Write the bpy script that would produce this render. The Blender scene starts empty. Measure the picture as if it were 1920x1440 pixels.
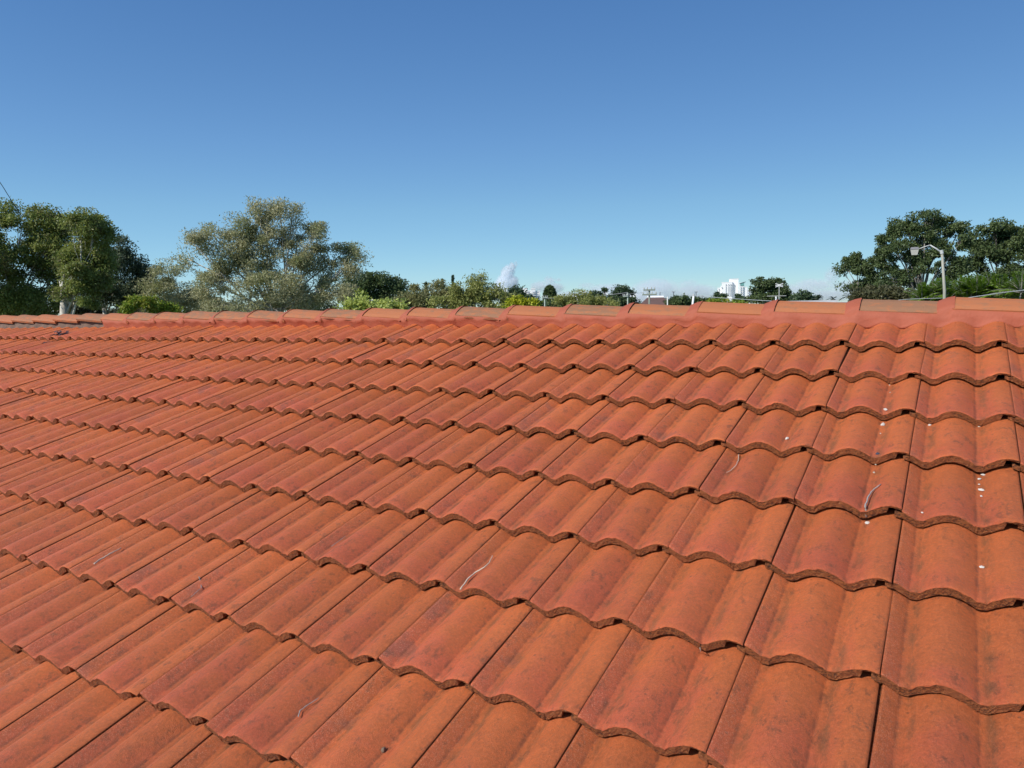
import bpy, math, random
import numpy as np
from mathutils import Matrix, Vector

scn = bpy.context.scene
COL = scn.collection
random.seed(7)

# ------------------------------------------------------------------ camera, sky, sun, exposure
FPX = 1399.72                       # focal length in pixels of a 1920 wide frame
RC = np.array([[0.8589141551953269, 0.47728803642597556, -0.1856410630478431],
               [0.03501480411169772, -0.41637898418051966, -0.9085166509337058],
               [-0.5109211656390016, 0.773837626259808, -0.37434595053868125]])   # rows: right, down, forward (roof frame)
CR = np.array([0.12326, -3.41501, 1.36484])        # camera in the roof frame (x along the ridge, y up the slope, z off the roof)
PITCH = math.radians(19.1)
RIDGE_Z = 4.3
RX = np.array([[1, 0, 0], [0, math.cos(PITCH), -math.sin(PITCH)], [0, math.sin(PITCH), math.cos(PITCH)]])
ORG = np.array([0, 0, RIDGE_Z])
def r2w(p): return RX @ np.array(p, float) + ORG
CW = r2w(CR)
RW = RC @ RX.T
cam = bpy.data.cameras.new('camera')
cam.sensor_width = 36.0; cam.lens = FPX / 1920 * 36
cam.clip_start = 0.05; cam.clip_end = 20000
camo = bpy.data.objects.new('camera', cam); COL.objects.link(camo)
m = Matrix(((RW[0][0], -RW[1][0], -RW[2][0]), (RW[0][1], -RW[1][1], -RW[2][1]), (RW[0][2], -RW[1][2], -RW[2][2])))
camo.matrix_world = Matrix.Translation(Vector(CW)) @ m.to_4x4()
scn.camera = camo

SUN = Vector((-0.34, -0.71, 0.62)).normalized()    # towards the sun: behind and to the left of the camera
sun_el = math.asin(SUN.z); sun_az = math.atan2(SUN.x, SUN.y)
world = bpy.data.worlds.new('World'); scn.world = world; world.use_nodes = True
wn = world.node_tree; wn.nodes.clear()
sky = wn.nodes.new('ShaderNodeTexSky'); sky.sky_type = 'NISHITA'; sky.sun_disc = False
sky.sun_elevation = sun_el; sky.sun_rotation = sun_az
sky.altitude = 0; sky.air_density = 0.7; sky.dust_density = 0.0; sky.ozone_density = 6.0
bg = wn.nodes.new('ShaderNodeBackground'); bg.inputs[1].default_value = 0.10
wo = wn.nodes.new('ShaderNodeOutputWorld')
wtc = wn.nodes.new('ShaderNodeTexCoord'); wsx = wn.nodes.new('ShaderNodeSeparateXYZ'); wmr = wn.nodes.new('ShaderNodeMapRange')
wn.links.new(wtc.outputs['Generated'], wsx.inputs[0]); wn.links.new(wsx.outputs[2], wmr.inputs[0]); wmr.inputs[1].default_value = 0.0; wmr.inputs[2].default_value = 0.38
wcr = wn.nodes.new('ShaderNodeValToRGB'); wn.links.new(wmr.outputs[0], wcr.inputs[0])      # half of the tint; doubled below
for i_, (p_, c_) in enumerate(((0.0, (0.53, 0.56, 0.535)), (0.16, (0.57, 0.625, 0.565)), (0.34, (0.625, 0.685, 0.60)), (0.55, (0.61, 0.69, 0.66)), (0.95, (0.55, 0.69, 0.72)))):
    e_ = wcr.color_ramp.elements[i_] if i_ < 2 else wcr.color_ramp.elements.new(p_)
    e_.position = p_; e_.color = (*c_, 1)
wmx = wn.nodes.new('ShaderNodeVectorMath'); wmx.operation = 'SCALE'; wmx.inputs['Scale'].default_value = 2.0; wn.links.new(wcr.outputs[0], wmx.inputs[0])
wml = wn.nodes.new('ShaderNodeMix'); wml.data_type = 'RGBA'; wml.blend_type = 'MULTIPLY'; wml.inputs[0].default_value = 1.0
wn.links.new(sky.outputs[0], wml.inputs[6]); wn.links.new(wmx.outputs[0], wml.inputs[7]); # multiple scattering: the single-scatter sky is too bright opposite the sun
wdt = wn.nodes.new('ShaderNodeVectorMath'); wdt.operation = 'DOT_PRODUCT'; wn.links.new(wtc.outputs['Generated'], wdt.inputs[0]); wdt.inputs[1].default_value = SUN
def wm(op, a, b):
    q = wn.nodes.new('ShaderNodeMath'); q.operation = op
    for i_, v_ in enumerate((a, b)):
        if isinstance(v_, bpy.types.NodeSocket): wn.links.new(v_, q.inputs[i_])
        else: q.inputs[i_].default_value = v_
    return q.outputs[0]
wd = wm('MINIMUM', wdt.outputs['Value'], 0.0); wk = wm('DIVIDE', 1.10, wm('ADD', 1.0, wm('MULTIPLY', wm('MULTIPLY', wd, wd), 0.95)))
wsc = wn.nodes.new('ShaderNodeVectorMath'); wsc.operation = 'SCALE'; wn.links.new(wml.outputs[2], wsc.inputs[0]); wn.links.new(wk, wsc.inputs['Scale']); wn.links.new(wsc.outputs[0], bg.inputs[0])
wn.links.new(bg.outputs[0], wo.inputs[0])
sl = bpy.data.lights.new('sun', 'SUN'); sl.energy = 4.6; sl.angle = math.radians(0.53); sl.color = (1.0, 0.95, 0.88)
so = bpy.data.objects.new('sun', sl); COL.objects.link(so)
so.rotation_euler = SUN.to_track_quat('Z', 'Y').to_euler(); so.location = (-20, -30, 40)
scn.view_settings.view_transform = 'Standard'; scn.view_settings.look = 'None'
scn.view_settings.exposure = 0.0; scn.view_settings.gamma = 1.0; scn.view_settings.use_curve_mapping = False

# ------------------------------------------------------------------ helpers
def tag(o, label=None, cat=None, group=None, kind=None):
    if label: o['label'] = label
    if cat: o['category'] = cat
    if group: o['group'] = group
    if kind: o['kind'] = kind
    return o
def empty(name, loc=(0, 0, 0)):
    o = bpy.data.objects.new(name, None); COL.objects.link(o); o.location = loc; o.empty_display_size = 0.2
    return o
def ray(u, v):
    return RW.T @ np.array([(u - 960) / FPX, (v - 720) / FPX, 1.0])
def at(u, v, D):
    "the point D metres away over the ground in the direction of a pixel of the 1920x1440 photograph"
    d = ray(u, v); return CW + d * (D / math.hypot(d[0], d[1]))
def ppm(u, D):
    return FPX / (D * 1.0) * 1.0
def ground(u, D):
    p = at(u, 575, D); p[2] = 0; return p

class MB:
    "collects geometry; build() links it as one mesh object"
    def __init__(s): s.v = []; s.f = []; s.m = []; s.n = 0
    def add(s, vs, fs, mat=0):
        s.v.append(np.asarray(vs, float)); s.f += [tuple(i + s.n for i in f) for f in fs]; s.m += [mat] * len(fs); s.n += len(vs)
    def box(s, c, d, R=None, mat=0):
        h = np.array(d) / 2
        vs = np.array([[x, y, z] for x in (-1, 1) for y in (-1, 1) for z in (-1, 1)]) * h
        if R is not None: vs = vs @ np.array(R).T
        s.add(vs + np.array(c), [(0, 1, 3, 2), (4, 6, 7, 5), (0, 4, 5, 1), (2, 3, 7, 6), (0, 2, 6, 4), (1, 5, 7, 3)], mat)
    def tube(s, pts, rad, n=8, mat=0, cap=True):
        pts = [np.array(p, float) for p in pts]; rad = rad if hasattr(rad, '__len__') else [rad] * len(pts)
        t0 = pts[-1] - pts[0]; ref = np.array([0, 0, 1.0]) if abs(t0[2]) < 0.9 * np.linalg.norm(t0) else np.array([1.0, 0, 0])
        vs = []
        for i, p in enumerate(pts):
            t = pts[min(i + 1, len(pts) - 1)] - pts[max(i - 1, 0)]; t = t / (np.linalg.norm(t) + 1e-9)
            a = np.cross(t, ref); a /= np.linalg.norm(a) + 1e-9; b = np.cross(t, a)
            for k in range(n):
                w = 2 * math.pi * k / n; vs.append(p + rad[i] * (math.cos(w) * a + math.sin(w) * b))
        fs = []
        for i in range(len(pts) - 1):
            for k in range(n):
                q = (k + 1) % n; fs.append((i * n + k, i * n + q, (i + 1) * n + q, (i + 1) * n + k))
        if cap: fs.append(tuple(range(n))[::-1]); fs.append(tuple((len(pts) - 1) * n + k for k in range(n)))
        s.add(vs, fs, mat)
    def build(s, name, mats, parent=None, smooth=False, loc=None):
        me = bpy.data.meshes.new(name)
        me.from_pydata(np.concatenate(s.v).tolist(), [], s.f)
        for mt in (mats if isinstance(mats, (list, tuple)) else [mats]): me.materials.append(mt)
        me.polygons.foreach_set('material_index', s.m)
        if smooth: me.polygons.foreach_set('use_smooth', [True] * len(s.f))
        me.update()
        return link(name, me, parent, loc)
def link(name, me, parent=None, loc=None):
    o = bpy.data.objects.new(name, me); COL.objects.link(o)
    if parent is not None: o.parent = parent
    if loc is not None: o.location = loc
    return o
def fast_quads(name, V, mat, parent=None):
    "V: (n,4,3) array of quads"
    n = len(V); me = bpy.data.meshes.new(name)
    me.vertices.add(n * 4); me.vertices.foreach_set('co', V.reshape(-1).astype(np.float32))
    me.loops.add(n * 4); me.loops.foreach_set('vertex_index', np.arange(n * 4, dtype=np.int32))
    me.polygons.add(n); me.polygons.foreach_set('loop_start', np.arange(0, n * 4, 4, dtype=np.int32))
    me.materials.append(mat); me.update(calc_edges=True)
    return link(name, me, parent)

# ------------------------------------------------------------------ materials
def newmat(name):
    mt = bpy.data.materials.new(name); mt.use_nodes = True
    nt = mt.node_tree; b = nt.nodes['Principled BSDF']; return mt, nt, b
class N:
    "short node writing"
    def __init__(s, nt): s.nt = nt
    def new(s, t, **k):
        n = s.nt.nodes.new(t)
        for a, v in k.items(): setattr(n, a, v)
        return n
    def set(s, sock, v):
        if isinstance(v, bpy.types.NodeSocket): s.nt.links.new(v, sock)
        else: sock.default_value = v
    def math(s, op, a, b=0.0, c=None, clamp=False):
        n = s.new('ShaderNodeMath', operation=op, use_clamp=clamp); s.set(n.inputs[0], a); s.set(n.inputs[1], b)
        if c is not None: s.set(n.inputs[2], c)
        return n.outputs[0]
    def noise(s, vec, scale, detail=3, rough=0.55, dist=0.0):
        n = s.new('ShaderNodeTexNoise'); s.set(n.inputs['Vector'], vec); n.inputs['Scale'].default_value = scale
        n.inputs['Detail'].default_value = detail; n.inputs['Roughness'].default_value = rough; n.inputs['Distortion'].default_value = dist
        return n.outputs['Fac']
    def ramp(s, x, lo, hi):
        n = s.new('ShaderNodeMapRange'); n.interpolation_type = 'SMOOTHSTEP'; s.set(n.inputs[0], x); n.inputs[1].default_value = lo; n.inputs[2].default_value = hi
        n.inputs[3].default_value = 0; n.inputs[4].default_value = 1; return n.outputs[0]
    def mix(s, f, a, b, mode='MIX'):
        n = s.new('ShaderNodeMix', data_type='RGBA', blend_type=mode); s.set(n.inputs[0], f)
        s.set(n.inputs[6], a if isinstance(a, bpy.types.NodeSocket) else (*a, 1)); s.set(n.inputs[7], b if isinstance(b, bpy.types.NodeSocket) else (*b, 1))
        return n.outputs[2]
    def mapping(s, vec, scale=(1, 1, 1), loc=(0, 0, 0)):
        n = s.new('ShaderNodeMapping'); s.set(n.inputs[0], vec); n.inputs['Scale'].default_value = scale; n.inputs['Location'].default_value = loc
        return n.outputs[0]
    def bump(s, h, strength, dist, normal=None):
        n = s.new('ShaderNodeBump'); s.set(n.inputs['Height'], h); n.inputs['Strength'].default_value = strength; n.inputs['Distance'].default_value = dist
        if normal is not None: s.set(n.inputs['Normal'], normal)
        return n.outputs[0]

def plain(name, col, rough=0.7, var=0.15, scale=8, metal=0.0, bump=0.0):
    mt, nt, b = newmat(name); n = N(nt); tc = n.new('ShaderNodeTexCoord').outputs['Object']
    f = n.noise(tc, scale, 4)
    c = n.mix(f, tuple(max(0, x * (1 - var * 1.6)) for x in col), tuple(min(1, x * (1 + var * 1.6)) for x in col))
    n.set(b.inputs['Base Color'], c); b.inputs['Roughness'].default_value = rough; b.inputs['Metallic'].default_value = metal
    if bump: n.set(b.inputs['Normal'], n.bump(n.noise(tc, scale * 6, 3), bump, 0.01))
    return mt

def tile_material():
    mt, nt, b = newmat('painted concrete tile'); n = N(nt)
    tc = n.new('ShaderNodeTexCoord'); oi = n.new('ShaderNodeObjectInfo')
    wn_ = n.new('ShaderNodeTexWhiteNoise', noise_dimensions='1D'); n.set(wn_.inputs['W'], oi.outputs['Random'])
    off = n.new('ShaderNodeVectorMath', operation='SCALE'); n.set(off.inputs[0], wn_.outputs['Color']); off.inputs['Scale'].default_value = 40
    ad = n.new('ShaderNodeVectorMath', operation='ADD'); n.set(ad.inputs[0], tc.outputs['Object']); n.set(ad.inputs[1], off.outputs[0]); P = ad.outputs[0]
    sep = n.new('ShaderNodeSeparateXYZ'); n.set(sep.inputs[0], tc.outputs['UV']); U, V = sep.outputs[0], sep.outputs[1]
    rnd = oi.outputs['Random']; rn2 = wn_.outputs['Value']
    big = n.noise(P, 7, 3); med = n.noise(P, 22, 5, 0.6); fine = n.noise(P, 130, 4, 0.65)
    # pinkish red topcoat kept near the nose and on the left half roll, orange where it has faded
    g = n.math('SUBTRACT', 0.62, V); g = n.math('MULTIPLY_ADD', n.math('SUBTRACT', big, 0.5), 2.2, g)
    g = n.math('MULTIPLY_ADD', n.math('SUBTRACT', rnd, 0.5), 0.6, g); g = n.math('MULTIPLY_ADD', n.math('SUBTRACT', med, 0.5), 0.9, g)
    g = n.math('ADD', g, n.math('MULTIPLY', n.math('SUBTRACT', 1.0, n.ramp(U, 0.08, 0.2)), 0.12))
    edge = n.ramp(U, 0.74, 0.86); g = n.math('SUBTRACT', g, n.math('MULTIPLY', edge, 0.45))
    pinkf = n.ramp(g, -0.45, 1.05)
    col = n.mix(pinkf, (0.575, 0.142, 0.038), (0.555, 0.118, 0.048))
    # bare violet grey patches on a few tiles
    pv = n.ramp(n.math('MULTIPLY_ADD', n.math('SUBTRACT', 0.3, U), 0.3, n.math('MULTIPLY_ADD', n.math('SUBTRACT', rn2, 0.5), 0.36, n.noise(P, 9, 4, 0.6))), 0.70, 0.84)
    col = n.mix(n.math('MULTIPLY', pv, 0.45), col, (0.235, 0.09, 0.065))
    # olive dirt in the pans beside the rolls
    d1 = n.math('SUBTRACT', 1.0, n.ramp(n.math('ABSOLUTE', n.math('SUBTRACT', U, 0.19)), 0.0, 0.075))
    d2 = n.math('SUBTRACT', 1.0, n.ramp(n.math('ABSOLUTE', n.math('SUBTRACT', U, 0.70)), 0.0, 0.075))
    dirt = n.math('MULTIPLY', n.math('MAXIMUM', d1, d2), n.ramp(n.noise(n.mapping(P, (1, 0.45, 1)), 30, 4, 0.7), 0.38, 0.66))
    col = n.mix(n.math('MULTIPLY', dirt, 0.7), col, (0.185, 0.085, 0.033))
    # dark lichen blotches, small and scattered
    li = n.ramp(n.noise(n.mapping(P, (1, 0.6, 1)), 34, 8, 0.8), 0.51, 0.66)
    li = n.math('MULTIPLY', li, n.ramp(big, 0.30, 0.56))
    col = n.mix(n.math('MULTIPLY', li, 0.62), col, (0.135, 0.062, 0.030))
    vor = n.new('ShaderNodeTexVoronoi'); n.set(vor.inputs['Vector'], P); vor.inputs['Scale'].default_value = 38
    sp = n.math('SUBTRACT', 1.0, n.ramp(vor.outputs['Distance'], 0.06, 0.2)); sp = n.math('MULTIPLY', sp, n.ramp(med, 0.5, 0.62))
    col = n.mix(n.math('MULTIPLY', sp, 0.6), col, (0.12, 0.062, 0.034))
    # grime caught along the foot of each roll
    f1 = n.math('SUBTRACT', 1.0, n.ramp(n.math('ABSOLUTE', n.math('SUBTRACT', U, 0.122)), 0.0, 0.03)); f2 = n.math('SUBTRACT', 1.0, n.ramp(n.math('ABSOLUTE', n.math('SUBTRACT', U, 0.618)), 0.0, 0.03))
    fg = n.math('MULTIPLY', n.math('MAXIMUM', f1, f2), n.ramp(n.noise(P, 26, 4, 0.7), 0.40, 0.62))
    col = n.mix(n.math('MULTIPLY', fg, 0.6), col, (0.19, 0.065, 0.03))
    # glossy sparkle painted in as pale grains, mostly on the left half roll
    sg = n.ramp(n.noise(P, 380, 2, 0.6), 0.52, 0.66); sg = n.math('MULTIPLY', sg, n.math('MULTIPLY_ADD', n.math('SUBTRACT', 1.0, n.ramp(U, 0.06, 0.17)), 0.34, 0.14))
    col = n.mix(sg, col, (0.72, 0.34, 0.21))
    # general mottling and each tile a little lighter or darker
    k = n.math('MULTIPLY_ADD', n.math('SUBTRACT', med, 0.5), 0.42, 1.09); k = n.math('MULTIPLY_ADD', n.math('SUBTRACT', fine, 0.5), 0.95, k)
    k = n.math('MULTIPLY_ADD', n.math('SUBTRACT', rn2, 0.5), 0.2, k)
    sc = n.new('ShaderNodeVectorMath', operation='SCALE'); n.set(sc.inputs[0], col); n.set(sc.inputs['Scale'], k)
    n.set(b.inputs['Base Color'], sc.outputs[0])
    n.set(b.inputs['Roughness'], n.math('MULTIPLY_ADD', fine, 0.5, 0.30)); b.inputs['Specular IOR Level'].default_value = 0.4
    h = n.math('ADD', n.math('MULTIPLY', n.noise(P, 480, 4, 0.8), 1.0), n.math('MULTIPLY', n.noise(P, 120, 4, 0.7), 0.5))
    n.set(b.inputs['Normal'], n.bump(h, 1.0, 0.0040))
    return mt
def nose_material():
    mt, nt, b = newmat('raw concrete tile nose'); n = N(nt)
    tc = n.new('ShaderNodeTexCoord'); oi = n.new('ShaderNodeObjectInfo')
    wn_ = n.new('ShaderNodeTexWhiteNoise', noise_dimensions='1D'); n.set(wn_.inputs['W'], oi.outputs['Random'])
    off = n.new('ShaderNodeVectorMath', operation='SCALE'); n.set(off.inputs[0], wn_.outputs['Color']); off.inputs['Scale'].default_value = 40
    ad = n.new('ShaderNodeVectorMath', operation='ADD'); n.set(ad.inputs[0], tc.outputs['Object']); n.set(ad.inputs[1], off.outputs[0]); P = ad.outputs[0]
    a = n.noise(n.mapping(P, (1, 1, 2.2)), 130, 6, 0.8); c = n.noise(P, 14, 3)
    col = n.mix(n.ramp(a, 0.38, 0.58), (0.042, 0.016, 0.008), (0.37, 0.118, 0.030))
    col = n.mix(n.math('MULTIPLY', n.ramp(c, 0.45, 0.7), 0.55), col, (0.38, 0.12, 0.040))
    gr = n.ramp(n.noise(P, 210, 2), 0.66, 0.74); col = n.mix(n.math('MULTIPLY', gr, 0.6), col, (0.42, 0.27, 0.17))
    n.set(b.inputs['Base Color'], col); b.inputs['Roughness'].default_value = 0.9
    n.set(b.inputs['Normal'], n.bump(n.math('ADD', a, n.noise(P, 300, 3)), 1.0, 0.0035))
    return mt
def cap_material():
    mt, nt, b = newmat('weathered ridge cap'); n = N(nt)
    tc = n.new('ShaderNodeTexCoord'); oi = n.new('ShaderNodeObjectInfo')
    wn_ = n.new('ShaderNodeTexWhiteNoise', noise_dimensions='1D'); n.set(wn_.inputs['W'], oi.outputs['Random'])
    off = n.new('ShaderNodeVectorMath', operation='SCALE'); n.set(off.inputs[0], wn_.outputs['Color']); off.inputs['Scale'].default_value = 40
    ad = n.new('ShaderNodeVectorMath', operation='ADD'); n.set(ad.inputs[0], tc.outputs['Object']); n.set(ad.inputs[1], off.outputs[0]); P = ad.outputs[0]
    a = n.noise(n.mapping(P, (1, 2, 2)), 18, 5, 0.65)
    f = n.ramp(n.math('MULTIPLY_ADD', n.math('SUBTRACT', oi.outputs['Random'], 0.5), 0.3, a), 0.42, 0.66)
    col = n.mix(n.noise(P, 9, 3), (0.46, 0.145, 0.048), (0.42, 0.15, 0.062))
    col = n.mix(n.math('MULTIPLY', f, 0.75), col, (0.25, 0.14, 0.075))
    n.set(b.inputs['Base Color'], col); b.inputs['Roughness'].default_value = 0.75
    n.set(b.inputs['Normal'], n.bump(n.noise(P, 170, 4), 0.7, 0.003))
    return mt
def leaf_material(name, c1, c2, c3=None, trans=0.3, rough=0.5):
    mt, nt, b = newmat(name); n = N(nt)
    g = n.new('ShaderNodeNewGeometry'); r = g.outputs['Random Per Island']
    tc = n.new('ShaderNodeTexCoord'); big = n.noise(tc.outputs['Object'], 0.9, 2)
    col = n.mix(n.ramp(r, 0.1, 0.9), c1, c2)
    if c3: col = n.mix(n.ramp(n.math('ADD', big, n.math('MULTIPLY', n.math('SUBTRACT', r, 0.5), 0.35)), 0.5, 0.72), col, c3)
    n.set(b.inputs['Base Color'], col); b.inputs['Roughness'].default_value = rough; b.inputs['Specular IOR Level'].default_value = 0.35
    tr = n.new('ShaderNodeBsdfTranslucent'); n.set(tr.inputs['Color'], col)
    mx = n.new('ShaderNodeMixShader'); mx.inputs[0].default_value = trans
    nt.links.new(b.outputs[0], mx.inputs[1]); nt.links.new(tr.outputs[0], mx.inputs[2])
    nt.links.new(mx.outputs[0], nt.nodes['Material Output'].inputs['Surface'])
    return mt
def bark_material(name, c1, c2):
    mt, nt, b = newmat(name); n = N(nt); tc = n.new('ShaderNodeTexCoord').outputs['Object']
    a = n.noise(n.mapping(tc, (1, 1, 0.3)), 7, 4, 0.65)
    n.set(b.inputs['Base Color'], n.mix(n.ramp(a, 0.35, 0.65), c1, c2)); b.inputs['Roughness'].default_value = 0.85
    n.set(b.inputs['Normal'], n.bump(a, 0.6, 0.03)); return mt

M_TILE = tile_material(); M_NOSE = nose_material(); M_CAP = cap_material()
M_DARK = plain('dark underlay', (0.02, 0.016, 0.013), 0.95)
M_POINT = plain('red pointing mortar', (0.37, 0.092, 0.044), 0.75, 0.09, 12, bump=0.25)
M_GREYMORTAR = plain('old grey bedding mortar', (0.17, 0.11, 0.08), 0.95, 0.3, 20, bump=0.8)
M_WHITE = plain('white paint', (0.88, 0.88, 0.86), 0.6, 0.03, 0.3)
M_WINDOW = plain('dark window glass', (0.20, 0.24, 0.28), 0.15, 0.2, 0.5)
M_GALV = plain('galvanised steel', (0.50, 0.51, 0.48), 0.5, 0.08, 6)
M_POLE = plain('weathered pole timber', (0.24, 0.27, 0.21), 0.85, 0.15, 3)
M_CABLE = plain('grey cable', (0.40, 0.42, 0.42), 0.6, 0.05, 3)
M_BLACK = plain('black cable', (0.05, 0.05, 0.06), 0.6, 0.05, 3)
M_TWIG = plain('bleached twig', (0.48, 0.40, 0.32), 0.8, 0.3, 60)
M_CHALK = plain('chalky white fragment', (0.50, 0.44, 0.34), 0.85, 0.2, 90, bump=0.5)

# ------------------------------------------------------------------ ground
gm, gnt, gb = newmat('grass and dirt'); gn = N(gnt); gt = gn.new('ShaderNodeTexCoord').outputs['Object']
gn.set(gb.inputs['Base Color'], gn.mix(gn.ramp(gn.noise(gt, 0.08, 6), 0.4, 0.6), (0.045, 0.075, 0.02), (0.10, 0.095, 0.045))); gb.inputs['Roughness'].default_value = 0.95
g = MB(); g.add([(-9000, -9000, 0), (9000, -9000, 0), (9000, 9000, 0), (-9000, 9000, 0)], [(0, 1, 2, 3)])
tag(g.build('ground', gm), kind='structure')

# ------------------------------------------------------------------ the house and its tiled roof
W, E = 0.30, 0.33334
AMP, TH, DROP = 0.030, 0.029, 0.0365
def prof(s):
    u = ((s - 0.125) / 0.5) % 1.0
    if u < 0.12: return 0.0
    x = (u - 0.56) / 0.44
    if x > 0: return max(0.0, 0.8 * (1 - x ** 2.1) + 0.2 * (0.5 + 0.5 * math.cos(math.pi * x)))
    d = 1 - (-x) ** 2.3
    return 0.62 * d + 0.38 * (0.5 + 0.5 * math.cos(math.pi * x))
def surf(x, y):
    "height of the tiled surface in the roof frame"
    s = (x / W) % 1.0; t = (y / E) % 1.0
    return AMP * (prof(s) - prof(0)) - DROP * t
XS = sorted(set([0.0, 1.0] + [i / 44 for i in range(45)] + [0.118, 0.1249, 0.135, 0.185, 0.61, 0.618, 0.6249, 0.635, 0.685]))
def tile_mesh(seed):
    rng = random.Random(seed); mb = MB(); xs = [0.0035 + 0.993 * s for s in XS]; ys = [0, 0.006, 0.02, 0.10, 0.2, 0.3, E + 0.055]
    nx = len(xs); h = [AMP * (prof(s) - prof(0)) for s in xs]
    jy = [rng.uniform(-1, 1) for _ in xs]; jy = [0.0011 * (jy[i] + 0.6 * jy[max(0, i - 1)]) for i in range(nx)]
    chip = [0.0] * nx
    for _ in range(rng.randint(1, 4)):
        c = rng.randint(2, nx - 3); a = rng.uniform(0.002, 0.005)
        for d in (-1, 0, 1): chip[c + d] = max(chip[c + d], a * (1 if d == 0 else 0.5))
    warp = rng.uniform(-0.0025, 0.0025)
    V = []; UV = []
    for j, y in enumerate(ys):
        for i, s in enumerate(xs):
            z = h[i] - DROP * y / E + warp * (s - 0.5) * (1 - y / E)
            yy = y
            if j == 0: z -= 0.0035 + chip[i]; yy = 0.0008 + jy[i]
            if j == 1: z -= 0.0008 + chip[i] * 0.45; yy = y * 0.6 + jy[i] + chip[i]
            V.append((s * W, yy, z)); UV.append((s, y / E))
    nt_ = len(V)
    thick = [TH if s < 0.855 + 0.02 * rng.random() else 0.0110 for s in xs]
    rows = 4                              # nose face, top to bottom
    for r in range(1, rows + 1):
        for i, s in enumerate(xs):
            fr = r / rows
            V.append((s * W, 0.0008 + jy[i] * (1 - fr) + rng.uniform(-0.0009, 0.0011) + 0.003 * fr, h[i] - 0.0035 - (thick[i] - 0.0035) * fr + warp * (s - 0.5) + rng.uniform(-0.0008, 0.0008))); UV.append((s, 0))
    nb = len(V)
    for i, s in enumerate(xs): V.append((s * W, E + 0.055, h[i] - DROP * (E + 0.055) / E - thick[i])); UV.append((s, 1))
    F = []; MI = []
    for j in range(len(ys) - 1):
        for i in range(nx - 1):
            F.append((j * nx + i, j * nx + i + 1, (j + 1) * nx + i + 1, (j + 1) * nx + i)); MI.append(0)
    for r in range(rows):
        a0 = 0 if r == 0 else nt_ + (r - 1) * nx; b0 = nt_ + r * nx
        for i in range(nx - 1): F.append((b0 + i, b0 + i + 1, a0 + i + 1, a0 + i)); MI.append(1)
    bl = nt_ + (rows - 1) * nx
    for i in range(nx - 1): F.append((nb + i, nb + i + 1, bl + i + 1, bl + i)); MI.append(1)
    for side in (0, nx - 1):              # the two long edges
        f = [j * nx + side for j in range(len(ys))] + [nb + side] + [nt_ + r * nx + side for r in range(rows - 1, -1, -1)]
        F.append(tuple(f if side == 0 else f[::-1])); MI.append(1)
    # underlock tongue beneath the neighbour on the left, the lower half of the joint
    n0 = len(V); ts = [-0.062, -0.045, -0.02, 0.004]
    for yv, dz in ((0.002, 0), (E + 0.05, -DROP)):
        for k, s in enumerate(ts):
            hh = AMP * (prof(s) - prof(0)) + dz
            j1 = rng.uniform(-0.0025, 0.0025) if yv < 0.01 else 0; j2 = rng.uniform(-0.001, 0.003) if yv < 0.01 else 0
            V.append((s * W, yv + j2, hh - 0.0165 + j1)); UV.append((0, 0)); V.append((s * W, yv + j2, hh - TH)); UV.append((0, 0))
    K = len(ts)
    for k in range(K - 1):
        a = n0 + 2 * k; c = a + 2 * K
        F += [(a, a + 2, c + 2, c), (a + 1, a + 3, a + 2, a)]; MI += [1, 1]
    F.append((n0 + 2 * K + 1, n0 + 1, n0, n0 + 2 * K)); MI.append(1)
    me = bpy.data.meshes.new('roof_tile'); me.from_pydata(V, [], F)
    me.materials.append(M_TILE); me.materials.append(M_NOSE); me.polygons.foreach_set('material_index', MI)
    me.polygons.foreach_set('use_smooth', [mi == 0 for mi in MI])
    uvl = me.uv_layers.new(name='UVMap'); li = np.zeros(len(me.loops), dtype=np.int32); me.loops.foreach_get('vertex_index', li)
    uvl.data.foreach_set('uv', np.array(UV)[li].reshape(-1)); me.update()
    return me

house = empty('brick_house', (0, 0, 0))
tag(house, 'house whose orange concrete tiled roof fills the lower part of the picture', 'house')
M_BRICK = plain('brown brick', (0.30, 0.14, 0.08), 0.85, 0.2, 5)
XL, XR = -12.9, 5.1; EAVE = 5.2; APEX = 0.44
ez = RIDGE_Z - EAVE * math.sin(PITCH) - 0.18; ey = -EAVE * math.cos(PITCH); ay = APEX * math.cos(PITCH)
wl = MB(); wl.box(((XL + XR) / 2, ay, (ez) / 2), (XR - XL - 0.6, 2 * (ay - ey) - 1.0, ez)); wl.build('wall', M_BRICK, house)
roof = MB(); a = APEX * math.sin(PITCH) - 0.09
yy0, zz0 = ey, RIDGE_Z - EAVE * math.sin(PITCH) - 0.09
roof.add([(XL, yy0, zz0), (XR, yy0, zz0), (XR, ay, RIDGE_Z + a), (XL, ay, RIDGE_Z + a), (XL, 2 * ay - yy0, zz0), (XR, 2 * ay - yy0, zz0)], [(0, 1, 2, 3), (3, 2, 5, 4), (0, 3, 4), (1, 5, 2)])
roofo = roof.build('roof', M_DARK, house)
gut = MB(); gut.box(((XL + XR) / 2, ey - 0.07, zz0 - 0.03), (XR - XL, 0.12, 0.10)); gut.build('gutter', M_GALV, house)
MR = Matrix(((1, 0, 0, 0), (0, RX[1][1], RX[1][2], 0), (0, RX[2][1], RX[2][2], RIDGE_Z), (0, 0, 0, 1)))

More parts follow.
